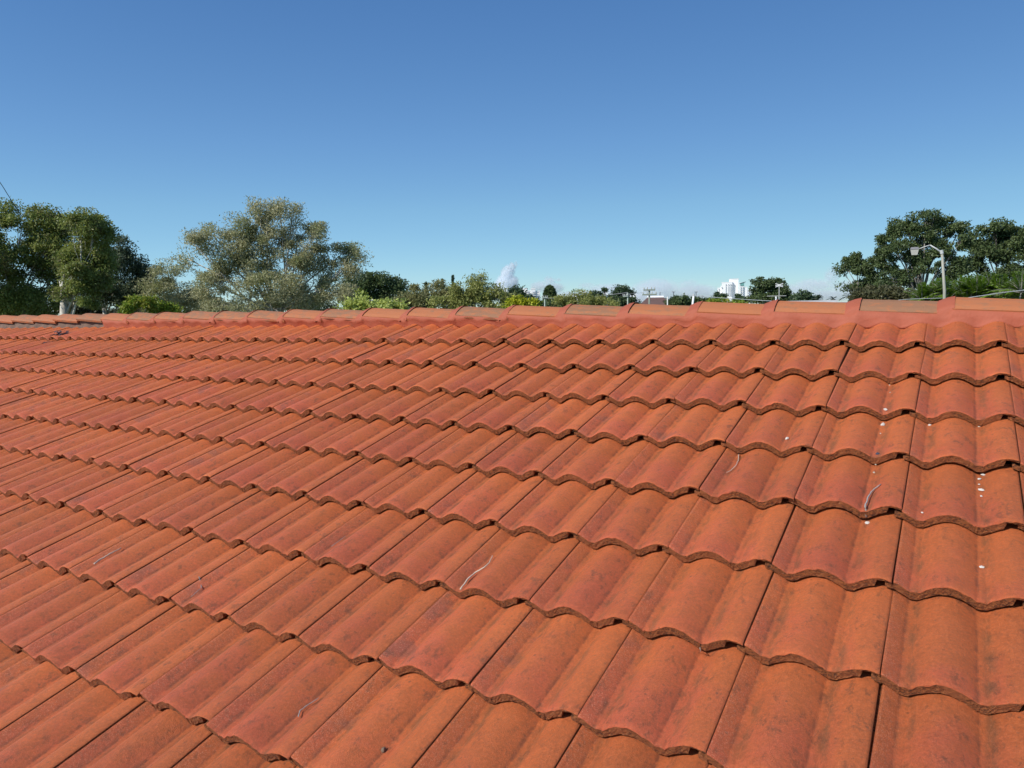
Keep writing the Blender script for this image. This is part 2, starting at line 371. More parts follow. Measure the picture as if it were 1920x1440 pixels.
def to_px(p):
    q = RC @ (np.array(p, float) - CR)
    return (960 + FPX * q[0] / q[2], 720 + FPX * q[1] / q[2]) if q[2] > 0.05 else None
variants = [tile_mesh(s) for s in range(10)]
cells = [(c, k) for c in range(0, 16) for k in range(-43, 17)]
def seen(c, k, mu, mv):
    for a in (0, 0.5, 1):
        for bq in (0, 0.5, 1):
            q = to_px(((k + a) * W, (-c + bq * (1 if c else 0.5)) * E, 0))
            if q and -mu < q[0] < 1920 + mu and -mv < q[1] < 1440 + mv: return True
    return False
shown = [ck for ck in cells if seen(*ck, 330, 260)]
core = [ck for ck in shown if seen(*ck, 5, 5)]
rest_sorted = sorted([ck for ck in shown if ck not in set(core)], key=lambda ck: -ck[0])
near = (core + rest_sorted)[:299]; nearset = set(near)
rr = random.Random(11)
for c, k in near:
    o = link('roof_tile', rr.choice(variants), roofo)
    R3 = Matrix.Rotation(rr.gauss(0, 0.0038), 4, 'Z') @ Matrix.Rotation(rr.gauss(0, 0.003), 4, 'Y')
    o.matrix_local = MR @ Matrix.Translation((k * W + rr.gauss(0, 0.0007), -c * E + rr.gauss(0, 0.0032), rr.gauss(0, 0.0013))) @ R3
# the tiles outside the picture and the whole far slope, joined, same profile with fewer faces
def far_tiles():
    V = []; UV = []; F = []; MI = []
    ss = [0.01, 0.05, 0.09, 0.124, 0.185, 0.22, 0.27, 0.33, 0.41, 0.48, 0.54, 0.59, 0.624, 0.685, 0.72, 0.77, 0.84, 0.91, 0.99]; nx = len(ss)
    def put(c, k, back):
        n0 = len(V)
        for j, (y, dz) in enumerate(((0, -TH), (0, 0), (E + 0.05, -DROP * 1.15))):
            for s in ss:
                p = RX @ np.array(((k + s) * W, -c * E + y, AMP * (prof(s) - prof(0)) + dz)) + ORG
                if back: p[1] = 2 * ay - p[1]
                V.append(p); UV.append((s, max(0, j - 1)))
        for j in range(2):
            for i in range(nx - 1):
                f = (n0 + j * nx + i, n0 + j * nx + i + 1, n0 + (j + 1) * nx + i + 1, n0 + (j + 1) * nx + i)
                F.append(f[::-1] if back else f); MI.append(1 - j)
    for c, k in cells:
        if (c, k) not in nearset: put(c, k, False)
        put(c, k, True)
    me = bpy.data.meshes.new('outer_tiles'); me.from_pydata(V, [], F); me.materials.append(M_TILE); me.materials.append(M_NOSE)
    me.polygons.foreach_set('material_index', MI); me.polygons.foreach_set('use_smooth', [True] * len(F))
    uvl = me.uv_layers.new(name='UVMap'); li = np.zeros(len(me.loops), dtype=np.int32); me.loops.foreach_get('vertex_index', li)
    uvl.data.foreach_set('uv', np.array(UV)[li].reshape(-1)); me.update()
    tag(link('outer_tiles', me, roofo), kind='stuff')
far_tiles()

# ridge: caps, mortar; world aligned frame with its origin under the apex
RT = RIDGE_Z + 0.166      # height of the cap tops
def cap_mesh(seed):
    rng = random.Random(seed); mb = MB()
    prf = [(-0.118, -0.054), (-0.095, -0.036), (-0.05, -0.012), (-0.018, -0.001), (0.018, -0.001), (0.05, -0.012), (0.095, -0.036), (0.118, -0.054)]
    L = 0.408; T = 0.017; secs = [0, 0.012, 0.1, 0.2, 0.3, L]; V = []; n = len(prf)
    for x in secs:
        lift = 0.021 - 0.023 * x / 0.3966
        for inner in (0, 1):
            for (y, z) in prf:
                jz = rng.uniform(-0.0012, 0.0012)
                e = -0.003 if x == 0 and not inner else 0
                V.append((x + (rng.uniform(0, 0.003) if x == 0 else 0), y * (0.93 if inner else 1) * (0.94 if x == L else 1), z + lift + jz + e - (T if inner else 0)))
    F = []
    for j in range(len(secs) - 1):
        for i in range(n - 1):
            a = j * 2 * n + i; b2 = (j + 1) * 2 * n + i
            F.append((a, a + 1, b2 + 1, b2)); F.append((a + n, b2 + n, b2 + n + 1, a + n + 1))
        for i in (0, n - 1):
            a = j * 2 * n + i; b2 = (j + 1) * 2 * n + i; F.append((a, b2, b2 + n, a + n) if i == 0 else (a, a + n, b2 + n, b2))
    for j in (0, len(secs) - 1):
        for i in range(n - 1):
            a = j * 2 * n + i; F.append((a, a + n, a + n + 1, a + 1) if j == 0 else (a, a + 1, a + n + 1, a + n))
    me = bpy.data.meshes.new('ridge_cap'); me.from_pydata(V, [], F); me.materials.append(M_CAP); me.update(); return me
caps = [cap_mesh(s) for s in range(6)]
CX = [0.092 - 0.3966 * i for i in range(-13, 34)]
for x0 in CX:
    if XL < x0 < XR - 0.3:
        o = link('ridge_cap', rr.choice(caps), roofo, (x0 + rr.gauss(0, 0.006), ay + rr.gauss(0, 0.002), RT - 0.0025 * x0 + rr.gauss(0, 0.0018)))
        o.rotation_euler = (rr.gauss(0, 0.01), rr.gauss(0, 0.003), rr.gauss(0, 0.003))
PX0 = -6.62                                              # left of this the old grey bedding was never pointed over
def tile_top(x, y_roof):
    return AMP * (prof((x / W) % 1.0) - prof(0)) - DROP * ((y_roof / E) % 1.0)
def bedding(x0, x1, recess, mat, name, both=True):
    mb = MB(); nn = int((x1 - x0) / 0.0125); rngb = random.Random(3)
    for sgn in ((-1, 1) if both else (-1,)):
        V = []
        for i in range(nn + 1):
            x = x0 + (x1 - x0) * i / nn
            yb = 0.288 + 0.048 * math.sin(math.pi * min(1, max(0, -x / 9))) + 0.004 * math.sin(x * 4.1) + 0.004 * math.sin(x * 20.9) + rngb.uniform(-0.0006, 0.0006)
            zb = AMP * (prof((x / W) % 1) - prof(0)) - DROP * yb / E
            low = RX @ np.array((x, yb + recess * 0.3, zb - 0.002)) + ORG; Rt = RT - 0.0025 * x
            lowest = RX @ np.array((x, yb + 0.01, -0.05)) + ORG
            top = np.array((x, ay - 0.110 + recess, Rt - 0.052)); w1 = 0.003 * math.sin(x * 9.7) + 0.002 * math.sin(x * 31) + rngb.uniform(-0.0003, 0.0003)
            cap_l = ((x - 0.092) / 0.3966) % 1.0; lift = 0.021 - 0.023 * cap_l
            topi = np.array((x, ay - 0.07, Rt - 0.046 + lift - 0.002))
            top[2] += lift - 0.006; top[1] -= 0.009 if recess == 0 else 0
            mid = low * 0.45 + top * 0.55; mid[1] += 0.003 + w1
            row = [lowest, low, low * 0.8 + mid * 0.2 + np.array((0, 0.001, 0.002)), mid, top, topi]
            if sgn > 0: row = [np.array((p[0], 2 * ay - p[1], p[2])) for p in row]
            V += row
        F = []
        for i in range(nn):
            for j in range(5):
                f = (i * 6 + j, (i + 1) * 6 + j, (i + 1) * 6 + j + 1, i * 6 + j + 1); F.append(f if sgn < 0 else f[::-1])
        mb.add(V, F)
    if mat is M_POINT:                                    # sloping mortar fillets against each cap's thick end
        for xc in CX:
            if x0 < xc < x1:
                P = [(-0.110, -0.070), (-0.1185, -0.055), (-0.095, -0.036), (-0.05, -0.012), (-0.018, -0.001), (0.018, -0.001), (0.05, -0.012), (0.095, -0.036), (0.1185, -0.055), (0.110, -0.070)]
                V = []
                for (y, z) in P:
                    Rt = RT - 0.0025 * xc; e_ = 0.15 if z < -0.06 else 1.0; q_ = rngb.uniform(-0.006, 0.006); V.append((xc + 0.014 * e_, ay + y * 1.005, Rt + z + 0.0262 * e_)); V.append((xc - 0.016, ay + y * 1.02, Rt + z + 0.0205 * e_)); V.append((xc - 0.052 + q_, ay + y * 1.008, Rt + z + 0.006 * e_)); V.append((xc - 0.062 + q_, ay + y * 0.97, Rt + z - 0.006))
                F = []
                for i in range(len(P) - 1):
                    for j in range(3): F.append((i * 4 + j, (i + 1) * 4 + j, (i + 1) * 4 + j + 1, i * 4 + j + 1)[::-1])
                F.append((0, 1, 2, 3)); mb.add(V, F)
    return mb.build(name, mat, roofo, smooth=True)
bedding(PX0, XR - 0.2, 0.0, M_POINT, 'ridge_pointing')
bedding(XL + 0.1, PX0, 0.028, M_GREYMORTAR, 'ridge_bedding')

# ------------------------------------------------------------------ litter on the tiles
def on_roof(u, v, lift=0.0):
    d = RC.T @ np.array([(u - 960) / FPX, (v - 720) / FPX, 1.0])
    z = 0.0
    for _ in range(6):
        s = (z + lift - CR[2]) / d[2]; p = CR + s * d; z = surf(p[0], p[1])
    return p
def pebble(u, v, size, flat, mat, label, seed, name='roof_pebble', cat='pebble', grp='pale fragments scattered on the tiles'):
    rng = random.Random(seed); p = on_roof(u, v, size * flat * 0.35); mb = MB()
    t = (1 + 5 ** .5) / 2
    ico = np.array([(-1, t, 0), (1, t, 0), (-1, -t, 0), (1, -t, 0), (0, -1, t), (0, 1, t), (0, -1, -t), (0, 1, -t), (t, 0, -1), (t, 0, 1), (-t, 0, -1), (-t, 0, 1)]) / math.sqrt(1 + t * t)
    fs = [(0, 11, 5), (0, 5, 1), (0, 1, 7), (0, 7, 10), (0, 10, 11), (1, 5, 9), (5, 11, 4), (11, 10, 2), (10, 7, 6), (7, 1, 8), (3, 9, 4), (3, 4, 2), (3, 2, 6), (3, 6, 8), (3, 8, 9), (4, 9, 5), (2, 4, 11), (6, 2, 10), (8, 6, 7), (9, 8, 1)]
    A = rng.uniform(0, 6.28); ca, sa = math.cos(A), math.sin(A)
    V = [(np.array([q[0] * 1.25 * ca - q[1] * .8 * sa, q[0] * 1.25 * sa + q[1] * .8 * ca, q[2] * flat]) * size / 2 * rng.uniform(0.7, 1.15)) for q in ico]
    V = [RX @ q for q in V]
    mb.add(V, fs); o = mb.build(name, mat, None, smooth=False, loc=tuple(r2w(p)))
    tag(o, label, cat, grp)
M_SHELL = plain('off white shell', (0.60, 0.56, 0.49), 0.6, 0.1, 60)
M_BLUESTONE = plain('blue black stone', (0.03, 0.04, 0.065), 0.6, 0.1, 60)
PB = [(1668, 722, .009, .6, 'small pale pebble in a roof valley, uppermost of the right hand scatter'),
      (1669, 736, .008, .6, 'tiny pale pebble just below the uppermost pebble in the third tile course'),
      (1660, 768, .017, .8, 'pale round pebble lodged on the tile edge above the long white flake'),
      (1655, 796, .024, .45, 'largest long white flake lying in the roof valley'),
      (1651, 813, .009, .6, 'tiny pale chip just below the long white flake'),
      (1743, 797, .013, .7, 'rounded cream pebble near a joint, on the tile right of the long white flake'),
      (1835, 799, .016, .6, 'oblong cream pebble in the valley at the right side of the roof'),
      (1642, 871, .009, .5, 'tiny pale chip under the tile edge below the dark blue stone'),
      (1639, 886, .011, .7, 'small pale pebble above the tip of the curved grey twig'),
      (1843, 890, .015, .5, 'curved white chip at the top of the droppings in the right valley'),
      (1836, 898, .012, .5, 'flat white chip second from the top in the right valley cluster'),
      (1836, 908, .008, .5, 'tiny white speck in the middle of the right valley cluster'),
      (1840, 918, .020, .4, 'broad white splat at the middle of the right valley cluster'),
      (1840, 930, .010, .4, 'small white speck lowest of the right valley cluster'),
      (1476, 822, .016, .8, 'lone white pebble on a tile left of the pebble scatter'),
      (1729, 961, .008, .6, 'tiny white grain above the tile edge right of the curved twig'),
      (1783, 976, .009, .7, 'small whitish grain stuck on the tile nose right of the curved twig'),
      (1841, 1063, .014, .5, 'squarish white chip alone on the lower right tiles'),
      (1515, 950, .008, .6, 'tiny white grain on a tile nose left of the curved twig'),
      (1626, 980, .020, .35, 'flat white flake just below the end of the curved grey twig'),
      (1621, 943, .006, .6, 'minute pale grain beside the curved grey twig')]
for i, (u, v, s, fl, lb) in enumerate(PB): pebble(u, v, s * 0.88, fl, M_SHELL if 'white' in lb else M_CHALK, lb, i)
pebble(1645, 851, .013, .8, M_BLUESTONE, 'dark blue grey stone resting against a tile nose', 50, grp='dark stones on the tiles')
pebble(719, 1406, .014, .9, plain('brown grit', (0.20, 0.14, 0.09), 0.9, 0.3, 80), 'brown lump of grit on a lower tile near the bottom edge', 51, grp='dark stones on the tiles')
pebble(1073, 807, .020, .9, plain('pale lichen', (0.42, 0.38, 0.27), 0.9, 0.35, 120), 'crusty pale lichen lump on a tile nose in the middle of the roof', 52, 'lichen_lump', 'lichen', 'lichen lumps')
pebble(1082, 804, .016, .8, plain('pale lichen two', (0.46, 0.42, 0.33), 0.9, 0.35, 120), 'smaller lichen lump touching the crusty one at mid roof', 53, 'lichen_lump', 'lichen', 'lichen lumps')
def twig(pts, r, label, mat=M_TWIG, lifts=None):
    P = []; L = lifts or [0.006] * len(pts)
    for (u, v), l in zip(pts, L): P.append(on_roof(u, v, l + r))
    # refine
    Q = []
    for i in range(len(P) - 1):
        for k in range(4):
            a = P[i] + (P[i + 1] - P[i]) * k / 4; Q.append(a)
    Q.append(P[-1]); rg = random.Random(len(label)); o0 = r2w(Q[0])
    Q = [r2w(q + np.array([rg.uniform(-1, 1), rg.uniform(-1, 1), 0]) * r * 0.5) - o0 for q in Q]
    mb = MB(); mb.tube(Q, [r * (1.0 - 0.45 * i / (len(Q) - 1)) * rg.uniform(0.85, 1.15) for i in range(len(Q))], 7)
    o = mb.build('twig', mat, None, smooth=True, loc=tuple(o0)); tag(o, label, 'twig', 'fallen twigs on the tiles')
M_TWG = plain('grey twig', (0.36, 0.33, 0.30), 0.8, 0.25, 70)
twig([(1624, 970), (1622, 950), (1627, 934), (1636, 919), (1651, 908)], 0.0030, 'curved grey twig overhanging a tile nose on the right', M_TWG, [0.012, 0.010, 0.012, 0.008, 0.004])
M_TWW = plain('white stick', (0.60, 0.50, 0.38), 0.7, 0.15, 60)
twig([(864, 1105), (876, 1086), (890, 1074), (908, 1064), (917, 1055), (924, 1042)], 0.0027, 'long wavy bleached twig lying across a tile in the middle', M_TWW)
twig([(177, 1057), (190, 1048), (205, 1039), (226, 1028)], 0.0036, 'short straight white stick on the left tiles', M_TWW)
twig([(373, 1081), (376, 1092), (378, 1102), (366, 1112), (358, 1119)], 0.0016, 'thin bent twig right of the straight white stick', M_TWG)
twig([(559, 1344), (562, 1333), (572, 1325), (584, 1317), (598, 1308)], 0.0016, 'thin crooked twig near the bottom edge left of centre', M_TWG)
twig([(1385, 852), (1384, 864), (1379, 874), (1370, 882), (1362, 886)], 0.0018, 'thin curved twig below the tile noses at centre right')
twig([(622, 1024), (634, 1015), (648, 1005)], 0.0013, 'short thin twig on the tile left of the wavy bleached twig', M_TWG)
twig([(1312, 1213), (1314, 1218), (1313, 1222)], 0.0015, 'tiny twig stub on a tile nose at lower right')
# dark flakes standing in for cast shadows, first course at far left
def shadow_clump(u, v, w, h, label, seed, n=22):
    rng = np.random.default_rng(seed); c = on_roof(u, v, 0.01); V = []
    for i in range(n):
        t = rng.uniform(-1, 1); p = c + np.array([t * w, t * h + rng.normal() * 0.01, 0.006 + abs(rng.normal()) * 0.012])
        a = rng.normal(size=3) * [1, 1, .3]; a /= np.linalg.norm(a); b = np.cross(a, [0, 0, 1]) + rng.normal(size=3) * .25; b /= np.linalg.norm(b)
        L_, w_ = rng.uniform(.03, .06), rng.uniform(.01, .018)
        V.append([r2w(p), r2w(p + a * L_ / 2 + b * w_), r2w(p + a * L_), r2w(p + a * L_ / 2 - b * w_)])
    o0 = r2w(c); o = fast_quads('painted_shadow', np.array(V) - o0, plain('painted shadow', (0.06, 0.028, 0.03), 0.8, 0.3, 30)); o.location = o0
    tag(o, label, 'leaves', 'painted shadow clumps')  # flakes stand in for cast shadows, not real leaves
shadow_clump(109, 629, 0.07, 0.05, 'dark flakes standing in for a cast shadow on the first tile course at far left', 1, 34)
shadow_clump(90, 645, 0.05, 0.03, 'small dark flakes standing in for a cast shadow just below the bigger clump', 2, 8)

# ------------------------------------------------------------------ vegetation
rngG = np.random.default_rng(5)
def unit(a): return a / (np.linalg.norm(a, axis=-1, keepdims=True) + 1e-9)
LM = {
 'gum': leaf_material('gum leaves', (0.18, 0.235, 0.05), (0.38, 0.41, 0.11), (0.19, 0.18, 0.07), 0.4),
 'darkgum': leaf_material('dark gum leaves', (0.075, 0.11, 0.06), (0.15, 0.18, 0.09), None, 0.3),
 'paper': leaf_material('paperbark leaves', (0.34, 0.34, 0.17), (0.62, 0.58, 0.34), (0.32, 0.35, 0.14), 0.38, 0.45),
 'olive': leaf_material('olive green leaves', (0.24, 0.27, 0.065), (0.5, 0.5, 0.16), (0.26, 0.27, 0.08), 0.38),
 'greyolive': leaf_material('grey olive leaves', (0.18, 0.19, 0.07), (0.36, 0.34, 0.14), None, 0.35),
 'lime': leaf_material('lime leaves', (0.42, 0.49, 0.1), (0.62, 0.66, 0.2), None, 0.4),
 'green': leaf_material('bright green leaves', (0.16, 0.24, 0.02), (0.34, 0.42, 0.05), (0.36, 0.32, 0.05), 0.4),
 'yellow': leaf_material('yellow green leaves', (0.325, 0.362, 0.015), (0.525, 0.525, 0.037), None, 0.35),
 'fig': leaf_material('fig leaves', (0.075, 0.115, 0.04), (0.155, 0.2, 0.07), (0.085, 0.12, 0.045), 0.28, 0.5),
 'far': leaf_material('far dark leaves', (0.05, 0.085, 0.04), (0.1, 0.15, 0.065), None, 0.2),
 'brown': leaf_material('dark brown leaves', (0.06, 0.065, 0.025), (0.12, 0.115, 0.05), None, 0.2),  # dark brown is the scrub leaves' own colour
 'palm': leaf_material('palm leaves', (0.13, 0.24, 0.02), (0.28, 0.42, 0.05), None, 0.35),
}
BK = {'pale': bark_material('pale paper bark', (0.40, 0.36, 0.29), (0.70, 0.66, 0.56)), 'grey': bark_material('grey bark', (0.16, 0.145, 0.12), (0.32, 0.30, 0.26)), 'dark': bark_material('dark bark', (0.06, 0.05, 0.04), (0.12, 0.10, 0.08))}

def leaves(C, L, Wd, rng, droop=0.0, up=0.0):
    n = len(C); a = unit(rng.normal(size=(n, 3)) + np.array([0, 0, -droop])); q = rng.normal(size=(n, 3)) + np.array([0, 0, up])
    b = unit(np.cross(a, q)); l = (L * rng.uniform(0.6, 1.3, n))[:, None]; w = (Wd * rng.uniform(0.7, 1.25, n))[:, None] / 2
    return np.stack([C, C + a * l * 0.45 + b * w, C + a * l, C + a * l * 0.45 - b * w], 1)
def tree(label, D, blobs, base_u, fork, sp='gum', n=20000, L=0.12, Wd=0.045, sig=0.28, bark='pale', trunk_r=0.16, name='tree', group=None, seed=None, droop=0.4, limbs=True, shell=0.45, cat='tree', ksub=1.0, extra=None, depth=1.0, bare=0):
    rng = np.random.default_rng(seed if seed is not None else int(abs(base_u) * 7 + D))
    base = ground(base_u, D); root = empty(name, tuple(base)); tag(root, label, cat, group)
    vdir = ray(base_u, 575).copy(); vdir[2] = 0; vdir = unit(vdir); side = np.array([vdir[1], -vdir[0], 0])
    B = []
    for b in blobs:
        u, v, ru, rv = b[:4]; dd = b[4] if len(b) > 4 else 0
        c = at(u, v, D); k = np.linalg.norm(c - CW) / math.sqrt(((u - 960) / FPX) ** 2 + ((v - 720) / FPX) ** 2 + 1) / FPX
        rx, rz = ru * k, rv * k; ry = (rx + rz) / 2 * 0.95 * depth
        c = c + vdir * (rng.uniform(-0.8, 0.8) * rx * 0.8 * depth + dd)
        B.append((c - base, rx, ry, rz))
    tot = sum(b[1] * b[3] for b in B); V = []; subs_all = []
    for c, rx, ry, rz in B:
        nl = int(n * b_w(rx, rz, tot)); ns = max(5, int(ksub * 2.0 * (rx * ry * rz) ** (2 / 3) / (sig * sig * 1.3)))
        d = unit(rng.normal(size=(ns, 3))); r = rng.uniform(shell, 1.0, ns) ** 0.6 * rng.uniform(0.85, 1.12, ns)
        loc = d * r[:, None]
        S = c + side * (loc[:, 0] * rx)[:, None] + vdir * (loc[:, 1] * ry)[:, None] + np.array([0, 0, 1]) * (loc[:, 2] * rz)[:, None]
        subs_all.append((c, S))
        idx = rng.integers(0, ns, nl); sg = sig * rng.uniform(0.5, 1.25, ns)[idx][:, None]
        P = S[idx] + np.clip(rng.normal(size=(nl, 3)), -1.5, 1.5) * sg * np.array([0.85, 0.85, 0.62])
        V.append(leaves(P, L, Wd, rng, droop))
    V = np.concatenate(V); V = V[(V[:, :, 2].min(axis=1) > -base[2] + 0.05)]
    fast_quads('crown', V, LM[sp], root)
    fp = at(fork[0], fork[1], D) - base; mb = MB()
    k1 = base * 0; mid = fp * 0.5 + side * rng.normal() * 0.12
    mb.tube([k1, mid, fp], [trunk_r * 1.25, trunk_r, trunk_r * 0.8], 9)
    if extra:
        for path, r0, r1 in extra:
            Q = [at(u, v, D) - base for u, v in path]; m_ = len(Q)
            mb.tube(Q, [r0 + (r1 - r0) * i / (m_ - 1) for i in range(m_)], 7)
    mb.build('trunk', BK[bark], root, smooth=True)
    if limbs:
        for c, S in subs_all:
            lb = MB(); s0 = fp * rng.uniform(0.72, 1.0); s1 = c
            m1 = s0 + (s1 - s0) * 0.4 + rng.normal(size=3) * 0.06 * np.linalg.norm(s1 - s0) * np.array([1, 1, 0.3]); m1[2] += 0.05 * np.linalg.norm(s1 - s0)
            r = trunk_r * 0.34; lb.tube([s0, m1, s1], [r, r * 0.7, r * 0.35], 6)
            for q in S[rng.permutation(len(S))[:6 + bare]]:
                st = m1 + (s1 - m1) * rng.uniform(0.2, 1); mq = (st + q) / 2 + rng.normal(size=3) * 0.08 * np.linalg.norm(q - st)
                lb.tube([st, mq, q], [r * 0.32, r * 0.2, r * 0.08], 4)
            lb.build('limb', BK[bark], root, smooth=True)
    return root
def b_w(rx, rz, tot): return rx * rz / tot

LG = 'tall trees beyond the left end of the ridge'
tree('leftmost tree, broad dense green gum tree cut by the left edge', 34, [(-70, 470, 80, 70), (-5, 438, 42, 42), (45, 412, 40, 30), (92, 418, 32, 28), (20, 478, 60, 42), (85, 470, 38, 42), (55, 535, 70, 35), (-30, 550, 70, 40), (108, 440, 22, 38), (110, 500, 22, 30), (10, 580, 80, 22), (75, 575, 40, 20)],
     22, (20, 560), 'gum', 74000, 0.11, 0.050, 0.27, ksub=1.3, group=LG, trunk_r=0.13, extra=[([(45, 600), (43, 580), (38, 555)], .05, .03), ([(95, 600), (88, 580), (84, 560), (92, 530)], .07, .03), ([(30, 600), (20, 575), (12, 562)], .05, .03)])
tree('second tree from the left, gum with pale forked trunk at its foot', 31, [(150, 422, 26, 26), (180, 436, 22, 28), (168, 470, 32, 30), (190, 478, 16, 32), (138, 515, 28, 22), (168, 520, 30, 20), (128, 470, 20, 32), (155, 555, 36, 24), (196, 445, 10, 22)],
     120, (120, 562), 'gum', 34000, 0.10, 0.045, 0.25, ksub=1.3, group=LG, trunk_r=0.14, extra=[([(120, 565), (118, 545), (113, 525)], .10, .05), ([(121, 570), (131, 555), (134, 535)], .09, .04), ([(131, 558), (145, 547), (158, 540)], .04, .02)])
tree('dark blue green gum with a V shaped pale fork, third tree from the left', 38, [(222, 468, 14, 20), (234, 494, 26, 20), (255, 518, 24, 18), (205, 512, 26, 18), (268, 540, 20, 18), (215, 545, 40, 24), (182, 540, 22, 26), (240, 560, 40, 20)],
     197, (197, 578), 'darkgum', 22000, 0.14, 0.05, 0.30, group=LG, trunk_r=0.12, extra=[([(197, 578), (192, 565), (188, 556)], .06, .03), ([(197, 578), (201, 562), (200, 545)], .06, .03)])
tree('pale grey green bushy tree between the dark gum and the big paperbark', 36, [(310, 508, 24, 14), (298, 530, 28, 20), (335, 545, 35, 26), (300, 562, 38, 18), (365, 562, 40, 22), (325, 575, 50, 14)],
     322, (322, 570), 'paper', 22000, 0.10, 0.035, 0.27, group=LG, trunk_r=0.10)
tree('tallest middle tree, sprawling grey green paperbark with a peaked open crown', 28,
     [(362, 455, 26, 18), (350, 484, 14, 14), (398, 440, 32, 20), (415, 485, 36, 28), (455, 428, 28, 22), (500, 405, 32, 24), (487, 388, 18, 11), (525, 388, 18, 12), (548, 405, 16, 18), (500, 450, 42, 32), (560, 442, 32, 26), (597, 438, 20, 17), (540, 495, 46, 32), (460, 505, 40, 28), (610, 480, 22, 24), (652, 468, 24, 20), (640, 505, 24, 24), (674, 474, 11, 15), (590, 528, 38, 22), (500, 540, 60, 26), (402, 535, 38, 26), (560, 562, 60, 20), (440, 570, 50, 16), (628, 548, 24, 22), (470, 465, 30, 26), (582, 470, 20, 20)],
     520, (520, 578), 'paper', 82000, 0.085, 0.032, 0.24, ksub=1.25, group=LG, trunk_r=0.13, bare=4,
     extra=[([(462, 600), (466, 575), (470, 550), (460, 520)], .06, .03), ([(568, 600), (572, 575), (590, 552), (598, 535)], .06, .03), ([(568, 582), (580, 560), (600, 545), (630, 520)], .04, .02), ([(500, 600), (507, 570), (503, 545)], .05, .03)])
tree('dark round topped trees right of the big paperbark', 72, [(690, 532, 22, 14), (722, 528, 24, 13), (752, 538, 20, 14), (700, 548, 36, 14), (740, 553, 32, 13), (655, 540, 25, 18), (768, 556, 12, 12)], 715, (715, 560), 'fig', 16000, 0.24, 0.12, 0.5, 'grey', 0.25, seed=3)
tree('small bright green tree in front of the dark round topped trees', 60, [(660, 545, 12, 9), (675, 556, 14, 7), (645, 558, 14, 9)], 660, (660, 560), 'green', 3000, 0.16, 0.09, 0.3, 'grey', 0.1)
tree('lime green leafy shrub just behind the ridge left of centre', 14, [(662, 573, 14, 7), (680, 567, 13, 8), (703, 573, 18, 8), (724, 568, 15, 9), (752, 575, 15, 7), (735, 575, 14, 7), (645, 579, 10, 5), (690, 582, 60, 8)], 705, (705, 590), 'lime', 3800, 0.075, 0.035, 0.08, 'grey', 0.03, name='shrub', cat='shrub', ksub=0.5)
tree('bright yellow green shrub below the gums at the left', 22, [(262, 572, 20, 10), (242, 576, 12, 9), (300, 578, 22, 9), (275, 565, 9, 6), (318, 582, 14, 7)], 270, (270, 592), 'green', 5200, 0.09, 0.035, 0.12, 'grey', 0.04, name='shrub', cat='shrub')
tree('dull olive bushy tree left of the paler olive tree near the centre', 50, [(785, 552, 28, 16), (820, 546, 28, 14), (770, 565, 28, 12), (842, 556, 26, 14), (800, 568, 50, 12), (758, 572, 16, 9)], 806, (806, 565), 'greyolive', 14000, 0.17, 0.07, 0.35, 'grey', 0.12)
tree('bright olive tree with a peaked crown left of the white cloud', 44, [(893, 528, 18, 11), (875, 542, 26, 16), (912, 546, 24, 14), (930, 560, 26, 12), (845, 568, 34, 10), (880, 562, 46, 15), (903, 521, 8, 5), (935, 574, 34, 8), (860, 552, 14, 10)], 888, (888, 562), 'olive', 17000, 0.15, 0.06, 0.3, 'grey', 0.12)
tree('rounded yellow bush just above the ridge near the centre', 34, [(975, 567, 18, 8), (995, 570, 12, 7), (960, 569, 12, 7), (980, 574, 24, 6)], 978, (978, 580), 'yellow', 2600, 0.14, 0.07, 0.16, 'grey', 0.05, name='shrub', cat='shrub', ksub=.7)
tree('dark spreading tree in front of the white flats', 160, [(945, 553, 8, 6), (962, 547, 8, 6), (969, 543, 8, 5), (977, 546, 6, 4), (985, 556, 18, 6), (955, 560, 16, 7)], 965, (965, 556), 'far', 2600, 0.6, 0.3, 0.7, 'dark', 0.25)
tree('dark undergrowth behind the trunks of the left gums', 44, [(-60, 585, 60, 16), (20, 582, 50, 18), (90, 585, 50, 16), (160, 583, 50, 18), (230, 582, 50, 16), (140, 570, 40, 12)], 100, (100, 590), 'brown', 20000, 0.16, 0.08, 0.3, 'dark', 0.05, name='shrub', cat='shrub', ksub=.6)
tree('dull olive undergrowth behind the foot of the big paperbark', 40, [(300, 580, 50, 14), (380, 578, 50, 16), (460, 576, 50, 16), (540, 574, 50, 18), (610, 570, 40, 20), (560, 562, 40, 14)], 460, (460, 585), 'greyolive', 20000, 0.14, 0.06, 0.28, 'grey', 0.05, name='shrub', cat='shrub', ksub=.6)
